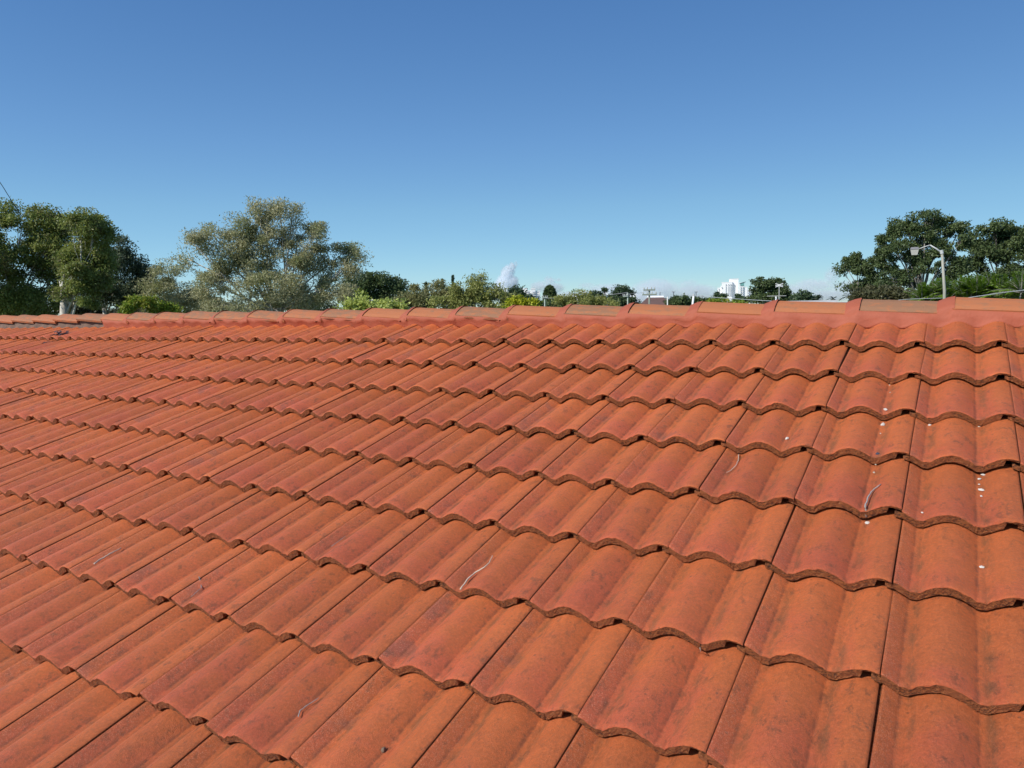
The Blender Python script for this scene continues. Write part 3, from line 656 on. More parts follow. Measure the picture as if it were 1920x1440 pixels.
# smooth conical fig
def cone_tree(label, D, u, vtop, vbase, hw, sp, n, L, group=None, spire=False, seed=1, name='tree'):
    rng = np.random.default_rng(seed); base = ground(u, D); root = empty(name, tuple(base)); tag(root, label, 'tree', group)
    k = D / FPX; H = (at(u, vtop, D)[2]); z0 = at(u, vbase, D)[2]; R_ = hw * k
    if spire:
        V = []; nt_ = 26; z0 = 1.0; T = MB(); T.tube([(0, 0, 0), (0, 0, H)], [0.28, 0.03], 7)
        for j in range(nt_):
            f = j / nt_; z = z0 + (H - z0) * (1 - (1 - f) ** 1.25); rr_ = R_ * (1 - f) ** 0.85 + 0.12
            for a in range(9):
                A = rng.uniform(0, 6.28); m_ = max(3, n // (nt_ * 9)); t = rng.uniform(0.1, 1, m_)
                P = np.stack([np.cos(A) * rr_ * t, np.sin(A) * rr_ * t, z + 0.1 * rr_ * t], 1) + rng.normal(size=(m_, 3)) * 0.09
                V.append(leaves(P, L, L * 0.5, rng))
        fast_quads('crown', np.concatenate(V), LM[sp], root); T.build('trunk', BK['dark'], root); return
    t = rng.uniform(0, 1, n) ** 0.8; prof_ = np.sqrt(np.clip(1 - t ** 2.1, 0, 1)) * (0.80 + 0.2 * t); A = rng.uniform(0, 6.283, n)
    bump = 1 + 0.05 * np.sin(A * 5 + t * 9) + 0.04 * np.sin(A * 9 - t * 17)
    rr_ = R_ * prof_ * bump * rng.uniform(0.8, 1.0, n)
    C = np.stack([np.cos(A) * rr_, np.sin(A) * rr_, z0 + (H - z0) * t], 1)
    fast_quads('crown', leaves(C, L, L * 0.5, rng), LM[sp], root)
    T = MB(); T.tube([(0, 0, 0), (0, 0, z0 + (H - z0) * .5)], [0.4, 0.2], 8); T.build('trunk', BK['dark'], root)
cone_tree('smooth dark egg shaped tree beside the small wired pole', 140, 1031, 537, 572, 13.5, 'fig', 9000, 0.42)
tree('low dark scrub around the foot of the egg shaped tree', 110, [(1012, 569, 12, 7), (1038, 570, 14, 6), (1052, 563, 8, 5), (1000, 566, 8, 6)], 1020, (1020, 572), 'far', 1800, 0.45, 0.22, 0.5, 'dark', 0.15, name='shrub', cat='shrub')
PG = 'slender pines behind the olive trees'
for u, vt, hw, lb in ((850.5, 516.5, 4.5, 'tallest slender pine spire above the olive trees'), (830.5, 523, 5, 'middle pine spire above the dull olive tree'), (800, 529, 5, 'leftmost and shortest pine spire above the dull olive tree')):
    cone_tree(lb, 240, u, vt, 560, hw, 'far', 2400, 0.5, PG, True, int(u), 'pine_tree')
tree('low olive tree right of the egg shaped tree, along the ridge', 54, [(1058, 564, 20, 8), (1090, 559, 26, 8), (1080, 553, 8, 4), (1115, 564, 22, 7), (1143, 569, 16, 5), (1085, 568, 44, 7), (1128, 572, 26, 5)], 1092, (1092, 566), 'olive', 10500, 0.16, 0.06, 0.3, 'grey', 0.1)
FG = 'dark trees far off along the horizon'
def far(label, D, blobs, base, n=2200, L=0.38, sig=0.32, sp='far', **k):
    tree(label, D, blobs, base, (base, max(b[1] for b in blobs)), sp, n, L, L * .5, sig, 'dark', 0.2, group=FG, **k)
far('dark rounded tree left of the little umbrella tree', 180, [(1117, 548, 9, 5), (1110, 554, 10, 5), (1124, 555, 9, 5)], 1117)
far('tiny flat umbrella topped tree above a white building', 190, [(1134, 543, 5, 2)], 1134, 400, 0.5, 0.35)
tree('dark tree with a domed crown behind the leaning arm pole', 120, [(1167, 541, 11, 5), (1156, 549, 14, 5), (1176, 550, 10, 5), (1182, 560, 9, 8), (1140, 562, 28, 7), (1168, 566, 22, 8), (1190, 570, 10, 5)], 1165, (1165, 562), 'far', 5200, 0.4, 0.2, 0.45, 'dark', 0.22)
tree('rounded leafy bush between the white post and the leaning white pole', 65, [(1275, 560, 14, 8), (1284, 566, 11, 8), (1266, 567, 12, 7), (1278, 572, 20, 5)], 1275, (1275, 568), 'fig', 3600, 0.25, 0.12, 0.25, 'dark', 0.1, name='shrub', cat='shrub')
tree('dark shrub just right of the leaning white pole', 70, [(1306, 563, 8, 5), (1313, 568, 12, 5), (1328, 570, 12, 4)], 1310, (1310, 570), 'fig', 2000, 0.25, 0.12, 0.25, 'dark', 0.1, name='shrub', cat='shrub')
tree('bright green hedge under the white tower block', 52, [(1342, 566, 12, 5), (1362, 568, 14, 4), (1384, 570, 16, 3.5), (1330, 570, 10, 3.5)], 1360, (1360, 572), 'green', 2600, 0.18, 0.09, 0.2, 'dark', 0.06, name='shrub', cat='shrub')
far('small dark tree at the left foot of the white tower block', 130, [(1349, 552, 7, 5), (1356, 556, 8, 5), (1342, 558, 7, 4)], 1349, 1500, .32, .25)
far('small dark tree before the middle of the white tower block', 135, [(1384, 554, 5, 4), (1386, 560, 14, 5), (1400, 562, 10, 4)], 1386, 1500, .32, .25)
tree('large dark round tree right of the white tower block', 105, [(1432, 533, 20, 11), (1423, 545, 11, 12), (1445, 545, 20, 12), (1462, 542, 13, 11), (1457, 526, 8, 3), (1466, 531, 8, 4), (1472, 545, 8, 7), (1435, 560, 30, 8), (1460, 560, 20, 6)], 1437, (1437, 556), 'fig', 11000, 0.30, 0.15, 0.34, 'grey', 0.25)
tree('long low dark tree line right of the aerial', 130, [(1503, 555, 18, 6), (1484, 559, 14, 5), (1522, 561, 14, 5), (1500, 565, 34, 5), (1476, 565, 14, 4)], 1500, (1500, 564), 'far', 3800, 0.42, 0.2, 0.45, 'dark', 0.2)
RG = 'tall dark trees behind the street lamp'
tree('smaller open tree at the left of the tall dark trees', 60, [(1600, 486, 20, 9), (1583, 497, 12, 6), (1630, 490, 18, 9), (1612, 508, 24, 9), (1640, 515, 16, 11), (1592, 538, 14, 4), (1620, 530, 20, 10), (1580, 508, 8, 4), (1640, 540, 18, 10)], 1605, (1608, 530), 'fig', 10500, 0.18, 0.085, 0.28, 'grey', 0.11, group=RG, bare=3)
tree('biggest dark tree with a broad domed crown right behind the street lamp', 58, [(1735, 414, 38, 15), (1692, 424, 26, 18), (1782, 424, 30, 18), (1665, 448, 17, 20), (1806, 448, 14, 24), (1730, 440, 40, 12), (1690, 472, 34, 18), (1757, 466, 26, 14), (1735, 498, 26, 13), (1668, 495, 20, 15), (1790, 488, 20, 20), (1695, 512, 24, 14), (1770, 515, 16, 10), (1655, 470, 10, 14), (1715, 478, 26, 14), (1675, 522, 26, 14), (1790, 512, 20, 14), (1700, 532, 24, 10, 2), (1765, 535, 20, 10, 2), (1735, 458, 26, 14, 1), (1660, 535, 18, 12)],
     1727, (1727, 548), 'fig', 36000, 0.18, 0.09, 0.26, 'grey', 0.20, group=RG, bare=2, extra=[([(1727, 550), (1722, 525), (1718, 500), (1700, 470)], .13, .05), ([(1727, 552), (1737, 525), (1742, 500), (1760, 465)], .12, .05), ([(1727, 560), (1712, 540), (1700, 522)], .08, .04), ([(1730, 556), (1748, 530), (1757, 510)], .07, .03), ([(1770, 500), (1778, 470), (1795, 440)], .08, .03)])
tree('dark tree with a rounded crown cut by the right edge', 64, [(1868, 428, 26, 12), (1840, 446, 24, 16), (1895, 440, 28, 15), (1935, 452, 30, 24), (1860, 474, 36, 17), (1912, 484, 36, 18), (1838, 498, 20, 14), (1885, 508, 30, 12), (1985, 480, 50, 40), (1925, 520, 30, 16), (1850, 520, 24, 12), (1828, 478, 14, 16), (1880, 462, 26, 16)],
     1888, (1888, 540), 'fig', 32000, 0.20, 0.10, 0.28, 'dark', 0.2, group=RG)
tree('dark brown scrub under the tall dark trees', 48, [(1650, 545, 30, 14), (1622, 552, 20, 12), (1688, 548, 28, 14), (1660, 560, 60, 9), (1712, 560, 14, 9)], 1655, (1655, 560), 'brown', 12000, 0.18, 0.08, 0.32, 'dark', 0.1, name='shrub', cat='shrub')
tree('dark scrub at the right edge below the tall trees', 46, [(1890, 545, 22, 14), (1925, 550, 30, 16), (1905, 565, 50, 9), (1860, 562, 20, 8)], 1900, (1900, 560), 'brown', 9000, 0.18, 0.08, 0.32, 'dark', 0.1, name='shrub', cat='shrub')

def palm(label, D, u, vcrown, frond_px, sp, nf, seed, upr=0.6, name='palm_tree', group=None, trunk=True, stems=1, spread=0.0, leafw=0.035, cat='palm', dr=0.55, ll_=0.24):
    rng = np.random.default_rng(seed); base = ground(u, D); root = empty(name, tuple(base)); tag(root, label, cat, group)
    top = at(u, vcrown, D)[2]; Lf = frond_px * D / FPX; T = MB(); allv = []
    for s_ in range(stems):
        off = np.array([rng.normal() * spread, rng.normal() * spread, 0]); zt = top * (1 if stems == 1 else rng.uniform(0.95, 1.06))
        T.tube([off * 0.3, off * 0.7 + [0, 0, zt * .5], off + [0, 0, zt]], [0.10 if trunk else 0.03, 0.09 if trunk else 0.03, 0.07 if trunk else 0.02], 7)
        V = []
        for i in range(nf):
            A = rng.uniform(0, 6.283); el = rng.uniform(upr - 0.9, upr + 0.75); Lq = Lf * rng.uniform(0.8, 1.1); m_ = 26
            d = np.array([math.cos(A) * math.cos(el), math.sin(A) * math.cos(el), math.sin(el)]); pts = []
            for j in range(m_):
                t = j / (m_ - 1); pts.append(off + [0, 0, zt] + d * Lq * t + np.array([0, 0, -dr * Lq * t * t]))
            pts = np.array(pts); tg = unit(np.gradient(pts, axis=0)); sd = unit(np.cross(tg, [0, 0, 1]))
            for j in range(3, m_ - 1):
                ll = Lq * ll_ * math.sin(math.pi * (0.12 + 0.83 * j / m_)) + 0.02
                for sg in (-1, 1):
                    q = unit(sd[j] * sg + tg[j] * 0.7 + np.array([0, 0, -0.35]) + rng.normal(size=3) * 0.12); w = unit(np.cross(q, [0.1, 0.1, 1])) * leafw * Lq * 0.5
                    V.append([pts[j], pts[j] + q * ll * .5 + w, pts[j] + q * ll, pts[j] + q * ll * .5 - w])
            o = pts
            T.tube(pts[::5], [0.012 * Lq, 0.01 * Lq, 0.008 * Lq, 0.006 * Lq, 0.004 * Lq, 0.003 * Lq][:len(pts[::5])], 4)
        allv.append(np.array(V))
    fast_quads('fronds', np.concatenate(allv), LM[sp], root); T.build('trunk', BK['grey'], root, smooth=True)
PA = 'distant palms against the sky'
palm('left distant palm with spiky upright fronds', 100, 1534, 562, 17, 'far', 16, 1, 0.9, group=PA, leafw=0.07)
palm('small round headed palm alone against the sky', 115, 1562, 561, 12, 'far', 16, 2, 0.5, group=PA, leafw=0.08)
palm('drooping palm touching the open tree on the right', 75, 1594, 556, 20, 'far', 14, 4, 0.3, group=PA, leafw=0.06)
CG = 'bright green cane palms right of the street lamp'
palm('bright green cane palm in front of the lamp post', 40, 1756, 566, 46, 'palm', 24, 5, 1.0, 'cane_palm', CG, False, 9, 0.7, 0.035, dr=0.38, ll_=0.2)
palm('bright green cane palm just right of the lamp post', 42, 1800, 560, 46, 'palm', 24, 6, 1.0, 'cane_palm', CG, False, 9, 0.7, 0.035, dr=0.38, ll_=0.2)
palm('tallest bright green cane palm, furthest right of the group', 41, 1856, 556, 52, 'palm', 26, 7, 1.0, 'cane_palm', CG, False, 10, 0.75, 0.035, dr=0.38, ll_=0.2)

# ------------------------------------------------------------------ buildings far off
def frame_of(u, D):
    o = ground(u, D); f = ray(u, 575).copy(); f[2] = 0; f = unit(f); s = np.array([f[1], -f[0], 0]); return o, f, s, D / FPX / 1.0
def blocks(label, u0, D, masses, wins, name='apartment_building', depth=14, group=None, wmat=None, glassm=None, cat='building', yaw=0.0):
    o, f, s, _ = frame_of(u0, D); root = empty(name, tuple(o)); tag(root, label, cat, group); ang = math.atan2(s[1], s[0]) + yaw; root.rotation_euler = (0, 0, ang)
    def X(u): p = at(u, 560, D) - o; return float(p @ s)
    def Z(u, v): return float(at(u, v, D)[2])
    for i, (ua, ub, vt, dy) in enumerate(masses):
        xa, xb, zt = X(ua), X(ub), Z((ua + ub) / 2, vt); mb = MB(); mb.box(((xa + xb) / 2, depth / 2 + dy, zt / 2), (xb - xa, depth, zt)); mb.box(((xa + xb) / 2, depth / 2 + dy, zt + 0.2), (xb - xa + 0.3, depth + 0.3, 0.5))
        mb.build('wall', wmat or M_WHITE, root)
    for (ua, ub, va, vb, dy) in wins:
        xa, xb, za, zb = X(ua), X(ub), Z(ua, vb), Z(ua, va); mb = MB(); mb.box(((xa + xb) / 2, dy + 0.05, (za + zb) / 2), (xb - xa, 0.34, zb - za)); mb.box(((xa + xb) / 2, dy - 0.15, za - 0.1), (xb - xa + 0.4, 0.3, 0.2), mat=1)
        mb.build('window', [glassm or M_WINDOW, M_WHITE], root)
    return root
tw = []
for r, v in enumerate((533.2, 537.5, 541.3, 545, 548.8, 552.6)):
    tw.append((1360.4, 1362.0, v, v + 1.4, -0.3)); tw.append((1365.2, 1366.8, v, v + 1.4, -0.3)); tw.append((1369.0, 1371.4, v, v + 1.5, -0.3))
    if r > 0: tw.append((1388.0, 1389.4, v, v + 1.6, -0.6)); tw.append((1392.0, 1393.2, v, v + 1.6, -0.6))
for v in (545, 549.4, 553.5): tw.append((1402.6, 1404.6, v, v + 1.8, 0.3))
for v in (538.5,): tw.append((1352.6, 1354.2, v, v + 1.6, -0.3))
for v in (541.8,): tw.append((1347.2, 1349.4, v, v + 1.4, 1.6))
twr = blocks('tall white apartment tower with stepped roofs on the horizon', 1376, 600, [(1353, 1373, 530, 0), (1351, 1353.2, 537, 0.8), (1345, 1351.2, 540.5, 2), (1366.8, 1384.4, 524, 2.5), (1385.8, 1395, 531, 0), (1395, 1401, 539, 0.6), (1401, 1407.5, 544, 0.9), (1373, 1376, 534, 1.2)], tw, depth=16)
mb = MB(); o_, f_, s_, _ = frame_of(1376, 600)
def tx(u): return float((at(u, 560, 600) - o_) @ s_)
def tz(u, v): return float(at(u, v, 600)[2])
mb.box(((tx(1366.8) + tx(1384.4)) / 2, 10, tz(1375, 523.2)), (tx(1384.4) - tx(1366.8), 13, 0.8)); mb.build('roof_slab', plain('grey slab', (0.42, 0.40, 0.38), 0.8), twr)
mb = MB(); x0, x1 = tx(1386), tx(1398); mb.add([(x0, -1, tz(1386, 531)), (x1, -1, tz(1398, 527.6)), (x1, 14, tz(1398, 527.6)), (x0, 14, tz(1386, 531)), (x0, -1, tz(1386, 531.6)), (x1, -1, tz(1398, 528.2)), (x1, 14, tz(1398, 528.2)), (x0, 14, tz(1386, 531.6))], [(0, 1, 2, 3), (7, 6, 5, 4), (0, 4, 5, 1), (1, 5, 6, 2), (2, 6, 7, 3), (3, 7, 4, 0)])
mb.build('roof_wing', plain('steel roof wing', (0.35, 0.42, 0.42), 0.5), twr)
mb = MB(); mb.add([(tx(1387.4), -0.5, tz(1387, 535.6)), (tx(1395), -0.5, tz(1395, 535.6)), (tx(1395), -0.5, tz(1395, 529.3)), (tx(1387.4), -0.5, tz(1387, 531.6)), (tx(1387.4), 1, tz(1387, 535.6)), (tx(1395), 1, tz(1395, 535.6)), (tx(1395), 1, tz(1395, 529.3)), (tx(1387.4), 1, tz(1387, 531.6))], [(0, 1, 2, 3), (5, 4, 7, 6), (0, 3, 7, 4), (1, 5, 6, 2), (2, 6, 7, 3)])
mb.build('window', plain('green glass', (0.16, 0.36, 0.33), 0.2), twr)
fl = []
for v in (547.5, 551.8, 556): fl += [(988, 994, v, v + 1.7, 0.2), (999, 1004.5, v, v + 1.7, 0.2), (1007, 1010, v, v + 1.7, 0.2)]
blocks('low white flats with balconies left of the egg shaped tree', 995, 420, [(976, 988.5, 543.5, 3), (980, 988, 541.5, 5), (988, 996, 545.5, 1), (996, 1004, 541.8, 0.6), (1004, 1013, 546.5, 1.4)], fl, depth=10)
blocks('small white flat roofed block left of the dark spreading tree', 949, 430, [(945.5, 950.8, 544.2, 0), (951.2, 953, 547, 1)], [(947, 949, 546.5, 548, -0.2)], depth=8)
blocks('white cube shaped rooftop behind the low olive tree', 1094, 450, [(1090, 1099, 547, 0), (1074, 1084, 551.5, 1)], [(1092, 1094, 550.5, 552, -0.2)], depth=9)
blocks('white block seen under the tiny umbrella tree', 1136, 400, [(1131, 1140, 549, 0), (1125, 1131, 552, 1)], [(1135, 1137, 551.5, 553, -0.2)], depth=9)
blocks('white building partly hidden by the dark domed tree', 1180, 300, [(1165, 1180, 553, 0.8), (1180, 1188, 556, 0.2), (1188, 1192.6, 554, 0)], [(1183, 1185, 558, 560, 0), (1168, 1170, 556, 558, .6)], depth=9)

def cottage(label, D, ua, ub, v_ridge, v_eave, roofm, ridgem, depth=9, name='house'):
    uc = (ua + ub) / 2; o, f, s, _ = frame_of(uc, D); root = empty(name, tuple(o)); tag(root, label, 'house'); root.rotation_euler = (0, 0, math.atan2(s[1], s[0]))
    w = float((at(ub, 560, D) - at(ua, 560, D)) @ s) / 2; zr = float(at(uc, v_ridge, D)[2]); ze = float(at(uc, v_eave, D)[2])
    a = MB(); a.box((0, depth / 2, (ze - 0.05) / 2), (2 * w - 0.8, depth - 0.8, ze - 0.05)); a.build('wall', plain('cream wall', (0.5, 0.46, 0.38), 0.8), root)
    hw = w * 0.5; r = MB(); r.add([(-w, 0, ze), (w, 0, ze), (w, depth, ze), (-w, depth, ze), (-hw, depth / 2, zr), (hw, depth / 2, zr)], [(0, 1, 5, 4), (1, 2, 5), (2, 3, 4, 5), (3, 0, 4), (3, 2, 1, 0)]); ro = r.build('roof', roofm, root)
    n_ = 16
    for i in range(1, n_ // 2):            # shadowed course lines stand proud of the sheet
        t = i / (n_ / 2); q = MB(); y = depth / 2 * t; z = ze + (zr - ze) * t; xw = w + (hw - w) * t
        q.box((0, y - 0.02, z + 0.01), (2 * xw - 0.1, 0.1, 0.05)); q.build('roof_course', roofm, ro)
    q = MB(); q.tube([(-hw, depth / 2, zr + 0.03), (hw, depth / 2, zr + 0.03)], 0.14, 8); q.build('ridge_capping', ridgem, ro)
    q = MB(); q.box((0, -0.05, ze - 0.08), (2 * w, 0.1, 0.2)); q.build('fascia', M_WHITE, root)
    return root
cottage('house with a dull brown roof and white ridge between two poles', 75, 1196, 1262, 556.8, 573, plain('dull brown roof', (0.17, 0.10, 0.085), 0.85, 0.2, 1.5), M_WHITE)
cottage('neighbouring dark roofed house under the two aerials', 22, 1392, 1640, 574.5, 596, plain('dark grey roof', (0.09, 0.09, 0.10), 0.7), plain('grey ridge', (0.45, 0.45, 0.44), 0.6), 7)

# ------------------------------------------------------------------ poles, aerials, cables, lamp
def up_pole(label, D, u, vt, r, arms, mat=M_POLE, group='power poles beyond the ridge', name='power_pole', wv=None):
    o, f, s, _ = frame_of(u, D); root = empty(name, tuple(o)); tag(root, label, 'pole', group); zt = float(at(u, vt, D)[2])
    p = MB(); p.tube([(0, 0, 0), (0, 0, zt)], [r * 1.25, r], 10); p.build('post', mat, root, smooth=True)
    for (ul, ur, v) in arms:
        z = float(at(u, v, D)[2]); a = (at(ul, v, D) - at(u, v, D)); b2 = (at(ur, v, D) - at(u, v, D)); a[2] = 0; b2[2] = 0
        fo = -f * (r + 0.05)
        q = MB(); L_ = np.linalg.norm(b2 - a); c = (a + b2) / 2 + fo + [0, 0, z]; Rm = np.array([s, np.cross([0, 0, 1], s), [0, 0, 1]]).T
        q.box(c, (L_, 0.09, 0.11), Rm); cm = q.build('crossarm', mat, root)
        for t in (0.05, 0.33, 0.67, 0.95):
            q = MB(); b0 = a + (b2 - a) * t + fo + [0, 0, z + 0.05]; q.tube([b0, b0 + [0, 0, .08], b0 + [0, 0, .17]], [0.03, 0.055, 0.03], 7); q.build('insulator', M_GALV, cm)
    return root
M_PALEP = plain('pale green grey post', (0.36, 0.42, 0.35), 0.7, 0.08, 2)
up_pole('small pale pole with crossarm beside the egg shaped tree', 90, 1021.5, 556.5, 0.07, [(1016.5, 1027, 558)], M_PALEP)
up_pole('pale pole with a left arm before the dark domed tree', 80, 1177, 549, 0.065, [(1168, 1178, 555.3)], M_PALEP)
up_pole('thick timber power pole with two crossarms before the brown roof', 60, 1217.5, 543, 0.065, [(1206.5, 1228.5, 543.8), (1204.5, 1231.5, 552.5)])
up_pole('thin white post right of the brown roofed house', 45, 1251.5, 556.5, 0.032, [], plain('whitish post', (0.68, 0.68, 0.62), 0.6), name='post')
for u, vt, lb in ((1237.5, 548, 'thin distant pole rising behind the brown roofed house'), (1263, 547, 'distant pole with small crossarm left of the rounded bush'), (1305, 547, 'distant pole with small crossarm right of the leaning pole'), (1317, 555, 'short distant pole left of the bright hedge')):
    up_pole(lb, 190, u, vt, 0.09, [(u - 3, u + 3, vt + 0.6)] if vt < 548 or u == 1317 else [], plain('far pole', (0.12, 0.13, 0.15), 0.8), group='distant poles')
# leaning pole
D = 58; a = ground(1286, D); b2 = at(1300.5, 554.8, D); root = empty('leaning_pole', tuple(a)); tag(root, 'white pole leaning to the right beside the rounded bush', 'pole')
q = MB(); q.tube([(0, 0, 0), b2 - a], 0.075, 9); q.build('post', M_WHITE, root, smooth=True)
q = MB(); q.tube([b2 - a, b2 - a + [0, 0, .16]], [0.09, 0.06], 9); q.build('cap', M_GALV, root)
# horizontal pipe behind the lime shrub
D = 15.5; a = ground(690, D); root = empty('garden_pipe', tuple(a)); tag(root, 'thin grey pipe with a white end sticking out of the lime shrub', 'pipe')
p0 = at(676, 565.5, D) - a; p1 = at(693.5, 563.5, D) - a; p2 = at(699.5, 562.6, D) - a
q = MB(); q.tube([p0, p1], 0.011, 8); q.tube([(0, 0, 0), (0, 0, p0[2] + 0.0)], 0.012, 8); q.tube([(0, 0, p0[2] - 0.0), (p0 + p1) / 2], 0.01, 6); q.build('rod', M_GALV, root)
q = MB(); q.tube([p1, p1 + (p2 - p1) * .35], 0.018, 8); q.build('collar', M_BLACK, root)
q = MB(); q.tube([p1 + (p2 - p1) * .35, p2], 0.020, 8); q.build('end_cap', M_WHITE, root)
# street lamp
D = 30; base = ground(1774.5, D); root = empty('street_lamp', tuple(base)); tag(root, 'grey street lamp with a cranked arm in front of the big dark tree', 'street lamp')
P = lambda u, v: at(u, v, D) - base
top = P(1766, 470); q = MB(); q.tube([(0, 0, 0), P(1771, 545) * [1, 1, 1], top], [0.062, 0.05, 0.038], 12); q.build('post', plain('lamp post steel', (0.36, 0.35, 0.28), 0.6, 0.08, 2), root, smooth=True)
q = MB(); q.tube([P(1766.3, 476), P(1765, 469)], 0.058, 10); q.build('collar', M_GALV, root)
q = MB(); q.tube([P(1766, 474), P(1755, 466), P(1744, 459.5)], [0.03, 0.026, 0.02], 8); q.tube([P(1744, 459.5), P(1733, 463), P(1722, 467)], [0.02, 0.018, 0.016], 8); q.build('arm', M_GALV, root, smooth=True)
hd = P(1715, 466); o_, f_, s_, _ = frame_of(1715, D)
def hexa(c, w0, w1, d0, d1, z0, z1):
    mbx = MB(); V = []
    for w, d, z in ((w0, d0, z0), (w1, d1, z1)):
        for sx, sy in ((-1, -1), (1, -1), (1, 1), (-1, 1)): V.append(c + s_ * sx * w + f_ * sy * d + np.array([0, 0, z]))
    mbx.add(V, [(3, 2, 1, 0), (4, 5, 6, 7), (0, 1, 5, 4), (1, 2, 6, 5), (2, 3, 7, 6), (3, 0, 4, 7)]); return mbx
hexa(hd, 0.145, 0.11, 0.125, 0.09, -0.03, 0.045).build('housing', plain('lamp housing', (0.16, 0.16, 0.17), 0.6), root)
hexa(hd, 0.09, 0.13, 0.075, 0.11, -0.225, -0.033).build('lens', plain('lamp lens', (0.50, 0.48, 0.42), 0.25), root)
# aerials on the neighbour's roof
D = 22; o = at(1460.5, 572, D); root = empty('tv_aerial', tuple(o)); tag(root, 'thin tv aerial mast with a small white bow tie head before the round tree', 'aerial')
_, f_, s_, _ = frame_of(1460, D); zt = at(1460.5, 533, D)[2] - o[2]
q = MB(); q.tube([(0, 0, -0.3), (0, 0, zt)], 0.011, 8); q.build('mast', M_GALV, root)
for dz in (0.0, -0.045, 0.05):
    for sx in (-1, 1):
        q = MB(); q.tube([(0, 0, zt - 0.03 + dz * .3), s_ * sx * 0.10 + np.array([0, 0, zt - 0.03 + dz])], 0.0095, 6); q.build('element', M_WHITE, root)
o = at(1455, 572, D - 1); root = empty('tv_aerial', tuple(o)); tag(root, 'low wide tv aerial boom on a stubby white pipe at a ridge cap', 'aerial')
q = MB(); zp = at(1455, 556, D - 1)[2] - o[2]; q.tube([(0, 0, -0.3), (0, 0, zp)], 0.024, 10); q.build('pipe', M_WHITE, root)
zb = at(1455, 555, D - 1)[2] - o[2]; q = MB(); q.tube([s_ * -0.23 + np.array([0, 0, zb]), s_ * 0.25 + np.array([0, 0, zb])], 0.009, 6); q.build('boom', M_GALV, root)
for i in range(7):
    x = -0.21 + 0.07 * i; q = MB(); q.tube([s_ * x - f_ * 0.16 + np.array([0, 0, zb + .008]), s_ * x + f_ * 0.16 + np.array([0, 0, zb + .008])], 0.005, 5); q.build('element', M_GALV, root)
def cable(label, pts, r, mat=M_CABLE, group='overhead cables'):
    Q = [at(u, v, D_) for u, v, D_ in pts]; o = Q[0]; mb = MB()
    # smooth through the points
    R_ = []
    for i in range(len(Q) - 1):
        p0 = Q[max(0, i - 1)]; p1, p2 = Q[i], Q[i + 1]; p3 = Q[min(len(Q) - 1, i + 2)]
        for k in range(6):
            t = k / 6; R_.append(0.5 * ((2 * p1) + (-p0 + p2) * t + (2 * p0 - 5 * p1 + 4 * p2 - p3) * t * t + (-p0 + 3 * p1 - 3 * p2 + p3) * t ** 3))
    R_.append(Q[-1]); mb.tube([q - o for q in R_], r, 6); ob = mb.build('cable', mat, None, smooth=True, loc=tuple(o)); tag(ob, label, 'cable', group)
cable('long pale cable sagging rightward past the white tower to the ridge', [(1277, 551.8, 40), (1310, 555.5, 38), (1345, 558, 36), (1395, 561.3, 34), (1450, 564.5, 32), (1530, 566.2, 30), (1605, 566.6, 28), (1680, 567.5, 27)], 0.013)
cable('cable from the small crossarm pole towards the low olive tree', [(1021.5, 558.5, 90), (1036, 559.3, 88), (1060, 559, 86), (1100, 557.5, 84), (1140, 553, 82), (1177, 548.5, 80)], 0.02)
cable('cable running left from the small crossarm pole into the yellow bush', [(998, 562.2, 93), (1010, 561, 91), (1021, 558.5, 90)], 0.02)
cable('cable from the arm pole to the timber power pole', [(1177, 550, 80), (1197, 549.5, 70), (1217.5, 545, 60)], 0.012, M_CABLE)
cable('pale cable rising to the right edge in front of the cane palms', [(1800, 560.5, 30), (1858, 552, 29), (1890, 547.5, 28), (1925, 543.5, 27), (2100, 522, 24)], 0.014)
cable('thin cable along the ridge left of the lamp post', [(1684, 562.6, 30), (1712, 560.5, 30), (1740, 559.6, 30), (1766, 559, 30)], 0.009)
cable('black cable slanting down into the leftmost tree', [(-160, 110, 24), (-60, 255, 26), (0, 342, 28), (14, 364, 28.5), (30, 389, 29), (40, 405, 30)], 0.011, M_BLACK)

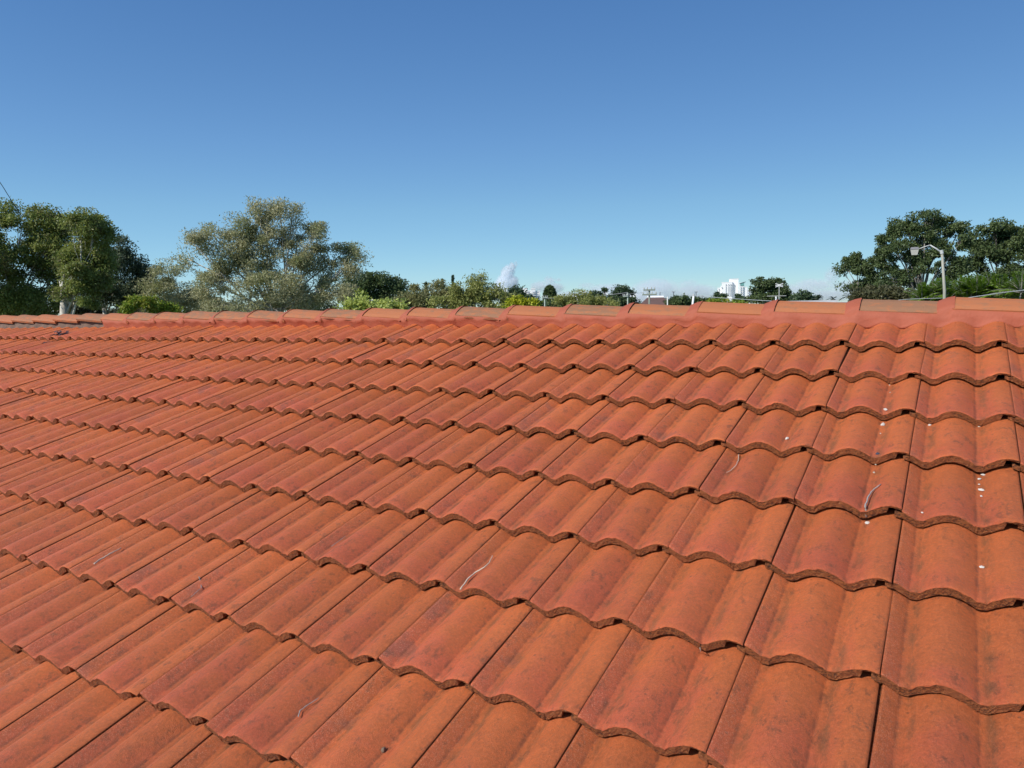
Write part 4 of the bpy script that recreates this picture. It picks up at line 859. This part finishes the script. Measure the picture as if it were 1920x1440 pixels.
# ------------------------------------------------------------------ clouds low over the horizon
def cloud(label, D, blobs, density, seed, kindness=0.5, group='clouds low over the horizon'):
    mt = bpy.data.materials.new('cloud vapour'); mt.use_nodes = True; nt = mt.node_tree; nt.nodes.clear(); n = N(nt)
    out = n.new('ShaderNodeOutputMaterial'); pv = n.new('ShaderNodeVolumePrincipled'); pv.inputs['Color'].default_value = (0.94, 0.975, 1.0, 1); pv.inputs['Anisotropy'].default_value = 0.0
    c0 = at(blobs[0][0], blobs[0][1], D); k = D / FPX
    f = ray(blobs[0][0], 575).copy(); f[2] = 0; f = unit(f); s = np.array([f[1], -f[0], 0])
    tc = n.new('ShaderNodeTexCoord').outputs['Object']
    tot = None
    nz = n.new('ShaderNodeTexNoise'); n.set(nz.inputs['Vector'], tc); nz.inputs['Scale'].default_value = 0.9 / (20 * k); nz.inputs['Detail'].default_value = 4
    wv = n.new('ShaderNodeVectorMath', operation='MULTIPLY_ADD'); n.set(wv.inputs[0], nz.outputs['Color']); wv.inputs[1].default_value = (14 * k * kindness,) * 3; n.set(wv.inputs[2], tc)
    sb = n.new('ShaderNodeVectorMath', operation='SUBTRACT'); n.set(sb.inputs[0], wv.outputs[0]); sb.inputs[1].default_value = (7 * k * kindness,) * 3; P_ = sb.outputs[0]
    lo = np.array([1e9] * 3); hi = -lo
    for (u, v, ru, rv) in blobs:
        c = at(u, v, D) - c0; cl = np.array([c @ s, c @ f, c[2]]); r = np.array([ru * k, (ru + rv) * .5 * k, rv * k])
        lo = np.minimum(lo, cl - r * 1.25 - 4 * k); hi = np.maximum(hi, cl + r * 1.25 + 4 * k)
        mp = n.new('ShaderNodeVectorMath', operation='SUBTRACT'); n.set(mp.inputs[0], P_); mp.inputs[1].default_value = tuple(cl)
        dv = n.new('ShaderNodeVectorMath', operation='DIVIDE'); n.set(dv.inputs[0], mp.outputs[0]); dv.inputs[1].default_value = tuple(r)
        ln = n.new('ShaderNodeVectorMath', operation='LENGTH'); n.set(ln.inputs[0], dv.outputs[0])
        e = n.math('SUBTRACT', 1.0, ln.outputs['Value'], clamp=True); tot = e if tot is None else n.math('MAXIMUM', tot, e)
    d = n.ramp(tot, 0.0, 0.55); nn_ = n.noise(tc, 2.2 / (12 * k), 4, 0.6); d = n.math('MULTIPLY', d, n.ramp(nn_, 0.30, 0.62))
    n.set(pv.inputs['Density'], n.math('MULTIPLY', d, density / (10 * k))); nt.links.new(pv.outputs[0], out.inputs['Volume'])
    mt.cycles.volume_step_rate = 1.0 if hasattr(mt, 'cycles') else 1
    mb = MB(); mb.box((lo + hi) / 2, hi - lo); o = mb.build('cloud', mt, None, loc=tuple(c0)); o.rotation_euler = (0, 0, math.atan2(s[1], s[0]))
    tag(o, label, 'cloud', group)
cloud('bright white towering cloud above the white flats', 3000, [(950, 520, 15, 22), (946, 534, 22, 20), (955, 508, 13, 13), (961, 499, 8, 9), (968, 494, 4, 6), (958, 530, 18, 16), (940, 545, 26, 14)], 3.0, 1, 1.2)
cloud('thin wispy cloud above the egg shaped tree', 3400, [(1030, 528, 14, 12), (1012, 537, 24, 12), (1035, 540, 30, 12), (1047, 525, 8, 5)], 1.0, 2)
cloud('long pale grey cloud bank behind the power poles', 4200, [(1230, 546, 60, 26), (1140, 548, 55, 20), (1300, 548, 60, 18), (1290, 533, 25, 10), (1230, 530, 30, 10), (1180, 560, 120, 16), (1060, 556, 50, 12), (1370, 556, 70, 16), (1100, 536, 20, 8)], 0.55, 3)
cloud('faint cloud between the aerial and the tall dark trees', 3600, [(1525, 535, 45, 14), (1560, 520, 16, 22), (1500, 545, 50, 16), (1590, 545, 40, 22), (1540, 555, 80, 14)], 0.5, 4)
scn.cycles.volume_bounces = 12
